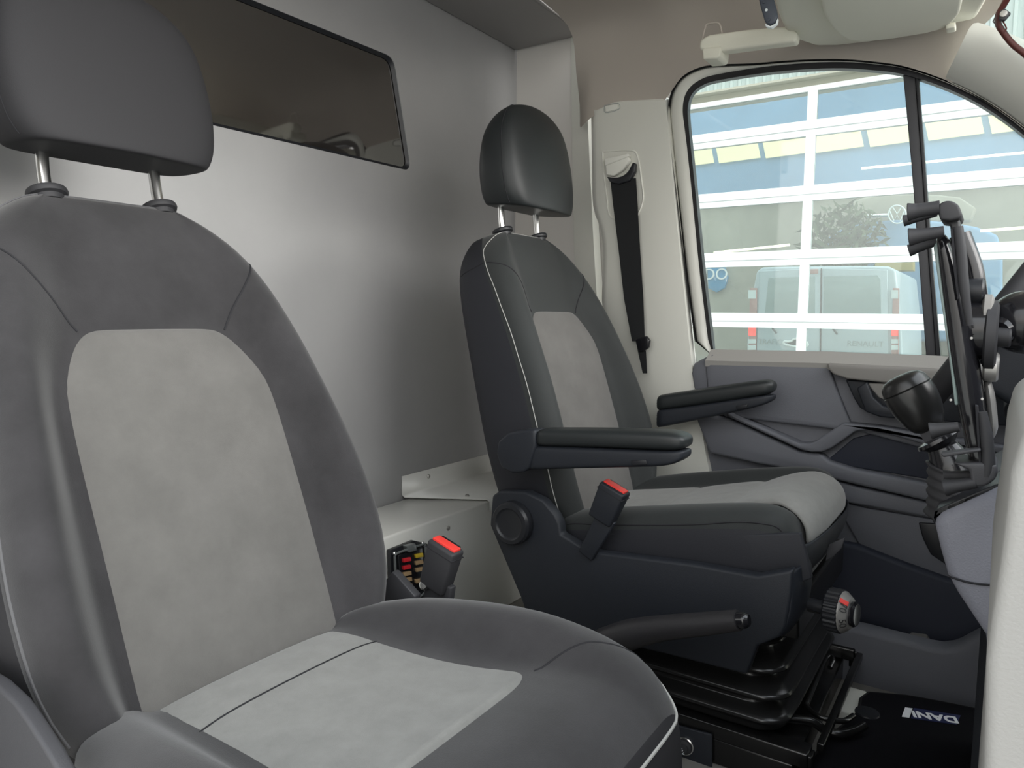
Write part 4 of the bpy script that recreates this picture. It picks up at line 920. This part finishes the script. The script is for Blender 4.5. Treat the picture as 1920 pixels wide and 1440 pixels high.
# ================================================================== outdoors: workshop with glazed sectional door
GY = 7.5
wb = thing('workshop_building', (-.5, GY, -.6), 'workshop front with beige lintel and ribbed pale cladding above the glazed door', 'building')
box('lintel', (-9, GY+.035, 2.99), (8, GY+.30, 3.07), 'header_beige', wb)
box('wall_pier', (-9, GY+.02, -.6), (-5.2, GY+.3, 2.99), 'header_beige', wb)
box('wall_pier', (4.2, GY+.02, -.6), (8, GY+.3, 2.99), 'header_beige', wb)
vs = []; fs = []; k = 0; x = -9
prof = [(0, 0), (.036, 0), (.044, -.018), (.064, -.018), (.072, 0)]
pts = []
while x < 8:
    for a, b in prof: pts.append((x+a, GY-.05+b))
    x += .08
pts = pts[:]
n = len(pts)
mesh('ribbed_cladding', [(a, b, 3.075) for a, b in pts]+[(a, b, 7.0) for a, b in pts], [[i, i+1, n+i+1, n+i] for i in range(n-1)], 'cladding', wb, smooth=False)
box('flashing', (-9, GY-.09, 3.055), (8, GY+.02, 3.075), 'header_beige', wb)
for i in range(34): pass
gd = thing('garage_door', (-.5, GY, -.6), 'white sectional workshop door with large glass panes, seen through the side window', 'garage door')
rails = [2.60, 1.995, 1.39, .78, .17, -.44]
hh = .072
box('door_rail', (-5.2, GY-.03, 2.94), (4.2, GY+.03, 2.985), 'garage_white', gd)
for z in rails:
    r_ = box('door_rail', (-5.2, GY-.03, z-hh), (4.2, GY+.03, z+hh), 'garage_white', gd)
    box('section_joint', (-5.2, GY-.033, z-.016), (4.2, GY-.029, z-.008), 'groove_grey', r_)
zz = [2.94]+rails+[-.6]
xs = [-5.2, -3.41, -1.62, .17, 1.96, 4.2]
for x in xs[:-1]+[4.2]:
    for a, b in zip(zz, zz[1:]):
        if a-hh > b+hh: box('door_mullion', (x-.043, GY-.027, b+hh-.001 if b in rails else b), (x+.043, GY+.027, a-hh+.001 if a in rails else a), 'garage_white', gd)
for i in range(5):
    for a, b in zip(zz, zz[1:]):
        box('glass_pane', (xs[i]+.043, GY-.004, b+hh), (xs[i+1]-.043, GY+.004, a-hh if a in rails else a), 'pane_glass', gd)
# interior
box('wall_right', (-11, 14.0, -.6), (9, 14.1, 2.98), 'workshop_wall', kind='structure')
wbz = box('wall_front', (-11, 13.9, 2.98), (9, 14.0, 7), 'reflection_blue', kind='structure')  # upper wall blue stands in for sky mirrored in the panes
box('floor', (-11, GY-.04, -.62), (9, 14.1, -.60), 'workshop_floor', kind='structure')
# row of yellow panels, tilted, standing in for a mirrored canopy
ORD = ['first', 'second', 'third', 'fourth', 'fifth', 'sixth', 'seventh', 'eighth']
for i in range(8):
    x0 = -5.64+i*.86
    p = prism('canopy_reflection', [(x0+.16, 13.88, 3.70), (x0+.92, 13.88, 3.72), (x0+.82, 13.88, 4.15), (x0+.06, 13.88, 4.12)], (0, -.03, 0), 'canopy_reflection_yellow', None)
    tag(p, ORD[i]+' from the left of the pale yellow panels built in place of a reflected canopy roof', 'reflection', 'canopy reflection panels')
for (xa, ya, za, xb, yb, zb, lab_) in ((-1.9, 12.2, 3.05, .8, 12.2, 3.06, 'long glowing yellow tube lamp high up, crossing behind the window post'), (-4.3, 11.5, 1.75, -3.7, 10.9, 1.70, 'short slanted glowing tube lamp at the far left, low above the van'),
        (-3.7, 11.0, 1.78, -2.6, 11.0, 1.85, 'glowing tube lamp just above the van, crossing the white mullion'), (-.3, 10.8, 1.9, .6, 10.8, 1.93, 'glowing tube lamp right of the clamp holder')):
    o = tube('tube_lamp', [(xa, ya, za), (xb, yb, zb)], .018, 'tube_light', None, seg=8, smooth=0)
    tag(o, lab_, 'lamp', 'workshop tube lamps')
# parked van
VY = 10.2
vn = thing('parked_van', (-1.97, VY, -.6), 'silver van seen from behind inside the workshop, below the blue panes', 'van')
def V(px, y_=VY): return oy(px[0], px[1], y_)
body = dens([(1398, 760), (1400, 640), (1408, 560), (1418, 508), (1430, 501), (1550, 499), (1665, 499), (1680, 506), (1686, 560), (1692, 640), (1694, 760)], 2)
prism('van_body', [V(p) for p in body], (0, 2.6, 0), 'van_silver', vn, .04)
for pts, nm in (([(1424, 508), (1539, 503), (1536, 720), (1416, 720)], 'rear_door'), ([(1541, 503), (1664, 506), (1668, 720), (1538, 720)], 'rear_door')):
    d_ = prism(nm, [V(p, VY-.02) for p in pts], (0, .03, 0), 'van_silver', vn, .01)
dA = [o for o in vn.children if o.name.startswith('rear_door')]
for pts, d_ in (([(1441, 521), (1528, 518), (1528, 596), (1433, 596)], dA[0]), ([(1545, 518), (1645, 516), (1651, 524), (1652, 598), (1543, 597)], dA[1])):
    prism('door_window', [V(p, VY-.026) for p in pts], (0, .01, 0), 'van_glass', d_, .004)
tube('door_gap', [V((1540, 503), VY-.024), V((1538, 720), VY-.024)], .006, 'seam', vn, seg=6, smooth=0)
prism('brake_light', [V(p, VY-.03) for p in ((1498, 506), (1534, 504), (1534, 513), (1498, 515))], (0, .02, 0), 'lamp_dull_red', vn, .005)
for x0, x1 in ((1402, 1417), (1670, 1684)):
    lampc = prism('tail_lamp', [V(p, VY-.03) for p in ((x0+4, 540), (x1+2, 540), (x1, 720), (x0, 720))], (0, .04, 0), 'lamp_dull_red', vn, .005)
    for (a, b, m) in ((544, 560, 'lamp_white'), (608, 630, 'lamp_red'), (636, 644, 'lamp_white'), (647, 656, 'lamp_white')):
        prism('lamp_lens', [V(p, VY-.036) for p in ((x0+1, a), (x1, a), (x1, b), (x0+1, b))], (0, .01, 0), m, lampc)
hn = tube('door_handle', [V(p, VY-.06) for p in ((1470, 640), (1482, 640), (1490, 635), (1502, 636), (1512, 641), (1514, 648), (1500, 650), (1486, 649), (1470, 645), (1470, 640))], .014, 'garage_white', vn, seg=8, smooth=3)
prism('handle_well', [V(p, VY-.03) for p in ((1474, 642), (1490, 637), (1503, 638), (1511, 643), (1503, 648), (1485, 648))], (0, .02, 0), 'plastic_charcoal', hn)
for s_, px, sz in (('TRAFIC', (1444, 641), .085), ('RENAULT', (1622, 645), .085)):
    text('badge_lettering', s_, V(px, VY-.024), (1, 0, 0), (0, 0, 1), sz*1.15, 'groove_grey', vn, .006)
for a, b in (((1444, 610), (1456, 625)), ((1557, 610), (1570, 627))):
    tube('wiper', [V(a, VY-.05), V(b, VY-.05)], .012, 'plastic_charcoal', vn, seg=8, smooth=0)
# solid stand-in for a vehicle front mirrored in the panes, with emblem
v2 = thing('mirrored_car_front', (-1.0, 13.1, -.6), 'rounded pale bonnet with chrome bar and round emblem, above the silver van, in place of a reflected vehicle front', 'car')
YB = 13.25
def W(px, y_=YB): return oy(px[0], px[1], y_)
prism('mirrored_bonnet', [W(p) for p in dens([(1548, 470), (1552, 445), (1580, 428), (1620, 418), (1680, 412), (1760, 415), (1830, 425), (1870, 440), (1880, 475), (1880, 640), (1545, 640)], 2)], (0, .55, 0), 'reflection_blue', v2, .05)
prism('mirrored_grille_panel', [W(p, YB+.1) for p in dens([(1585, 395), (1600, 378), (1640, 366), (1720, 364), (1800, 370), (1830, 390), (1820, 414), (1600, 418)], 2)], (0, .3, 0), 'workshop_wall', v2, .03)
box('mirrored_front_wheel', (-2.0, 13.15, -.6), (-1.75, 13.7, .1), 'rubber', v2, .05)
box('mirrored_front_wheel', (.0, 13.15, -.6), (.25, 13.7, .1), 'rubber', v2, .05)
tube('chrome_bar', [W((1626, 405), YB-.02), W((1668, 403), YB-.02)], .03, 'chrome', v2, seg=10, smooth=0)
em = [W((1682+16.5*math.cos(a), 402+17*math.sin(a)), YB-.05) for a in [2*math.pi*k/24 for k in range(25)]]
eo = tube('emblem_ring', em, .012, 'lamp_white', v2, seg=8, smooth=1, close=True)
tube('emblem_letter', [W(p, YB-.05) for p in ((1674, 389), (1682, 401), (1690, 389))], .010, 'lamp_white', eo, seg=6, smooth=0)
tube('emblem_letter', [W(p, YB-.05) for p in ((1668, 395), (1676, 414), (1682, 403), (1688, 414), (1696, 395))], .010, 'lamp_white', eo, seg=6, smooth=0)
# dark tree standing in for foliage mirrored in the panes
tr_ = thing('tree', (-2.6, 12.2, -.6), 'dark green tree built behind the middle pane in place of reflected foliage, beside the round emblem', 'tree')
tube('mirrored_trunk', [(-2.3, 13.0, -.6), (-2.28, 13.0, 1.6), (-2.2, 13.0, 2.2)], [.10, .08, .04], 'mirrored_bark', tr_, seg=8)
vs = []; fs = []
for k in range(900):
    r = random.random()**.4; a = random.random()*6.283; ph = math.acos(random.uniform(-1, 1))
    c = Vector((-2.25+.68*r*math.sin(ph)*math.cos(a), 12.98+.2*r*math.sin(ph)*math.sin(a), 2.0+.68*r*math.cos(ph)))
    d = Vector((random.gauss(0, 1), random.gauss(0, 1), random.gauss(0, 1))).normalized(); e_ = d.cross(Vector((random.gauss(0, 1), random.gauss(0, 1), .1))).normalized(); s = random.uniform(.03, .07)
    i = len(vs); vs += [c-d*s*2, c+e_*s*.5, c+d*s*2, c-e_*s*.5]; fs.append([i, i+1, i+2, i+3])
off = base_of(tr_); me = bpy.data.meshes.new('foliage'); me.from_pydata([tuple(v-off) for v in vs], [], fs); link('foliage', me, 'leaf', tr_)  # leaves of the tree standing in for mirrored foliage
# blue sign at the left
sg_ = thing('round_sign', oy(1343, 540, 13.9), 'blue rounded sign with white letters on the workshop wall, left of the van', 'sign')
prism('sign_board', [oy(a, b, 13.9) for a, b in dens([(1326, 500), (1358, 500), (1364, 520), (1358, 540), (1343, 548), (1328, 540)], 2)], (0, .09, 0), 'sign_blue', sg_, .005)
text('sign_lettering', 'DO', oy(1342, 515, 13.88), (1, 0, 0), (0, 0, 1), .30, 'garage_white', sg_, .004)
o = prism('storage_carton', [oy(a, b, 12.0) for a, b in ((1640, 489), (1712, 487), (1712, 507), (1642, 508))], (0, .3, 0), 'yellow_paint', None, .01)
tag(o, 'yellow shelf board behind the top right corner of the parked van', 'shelf')
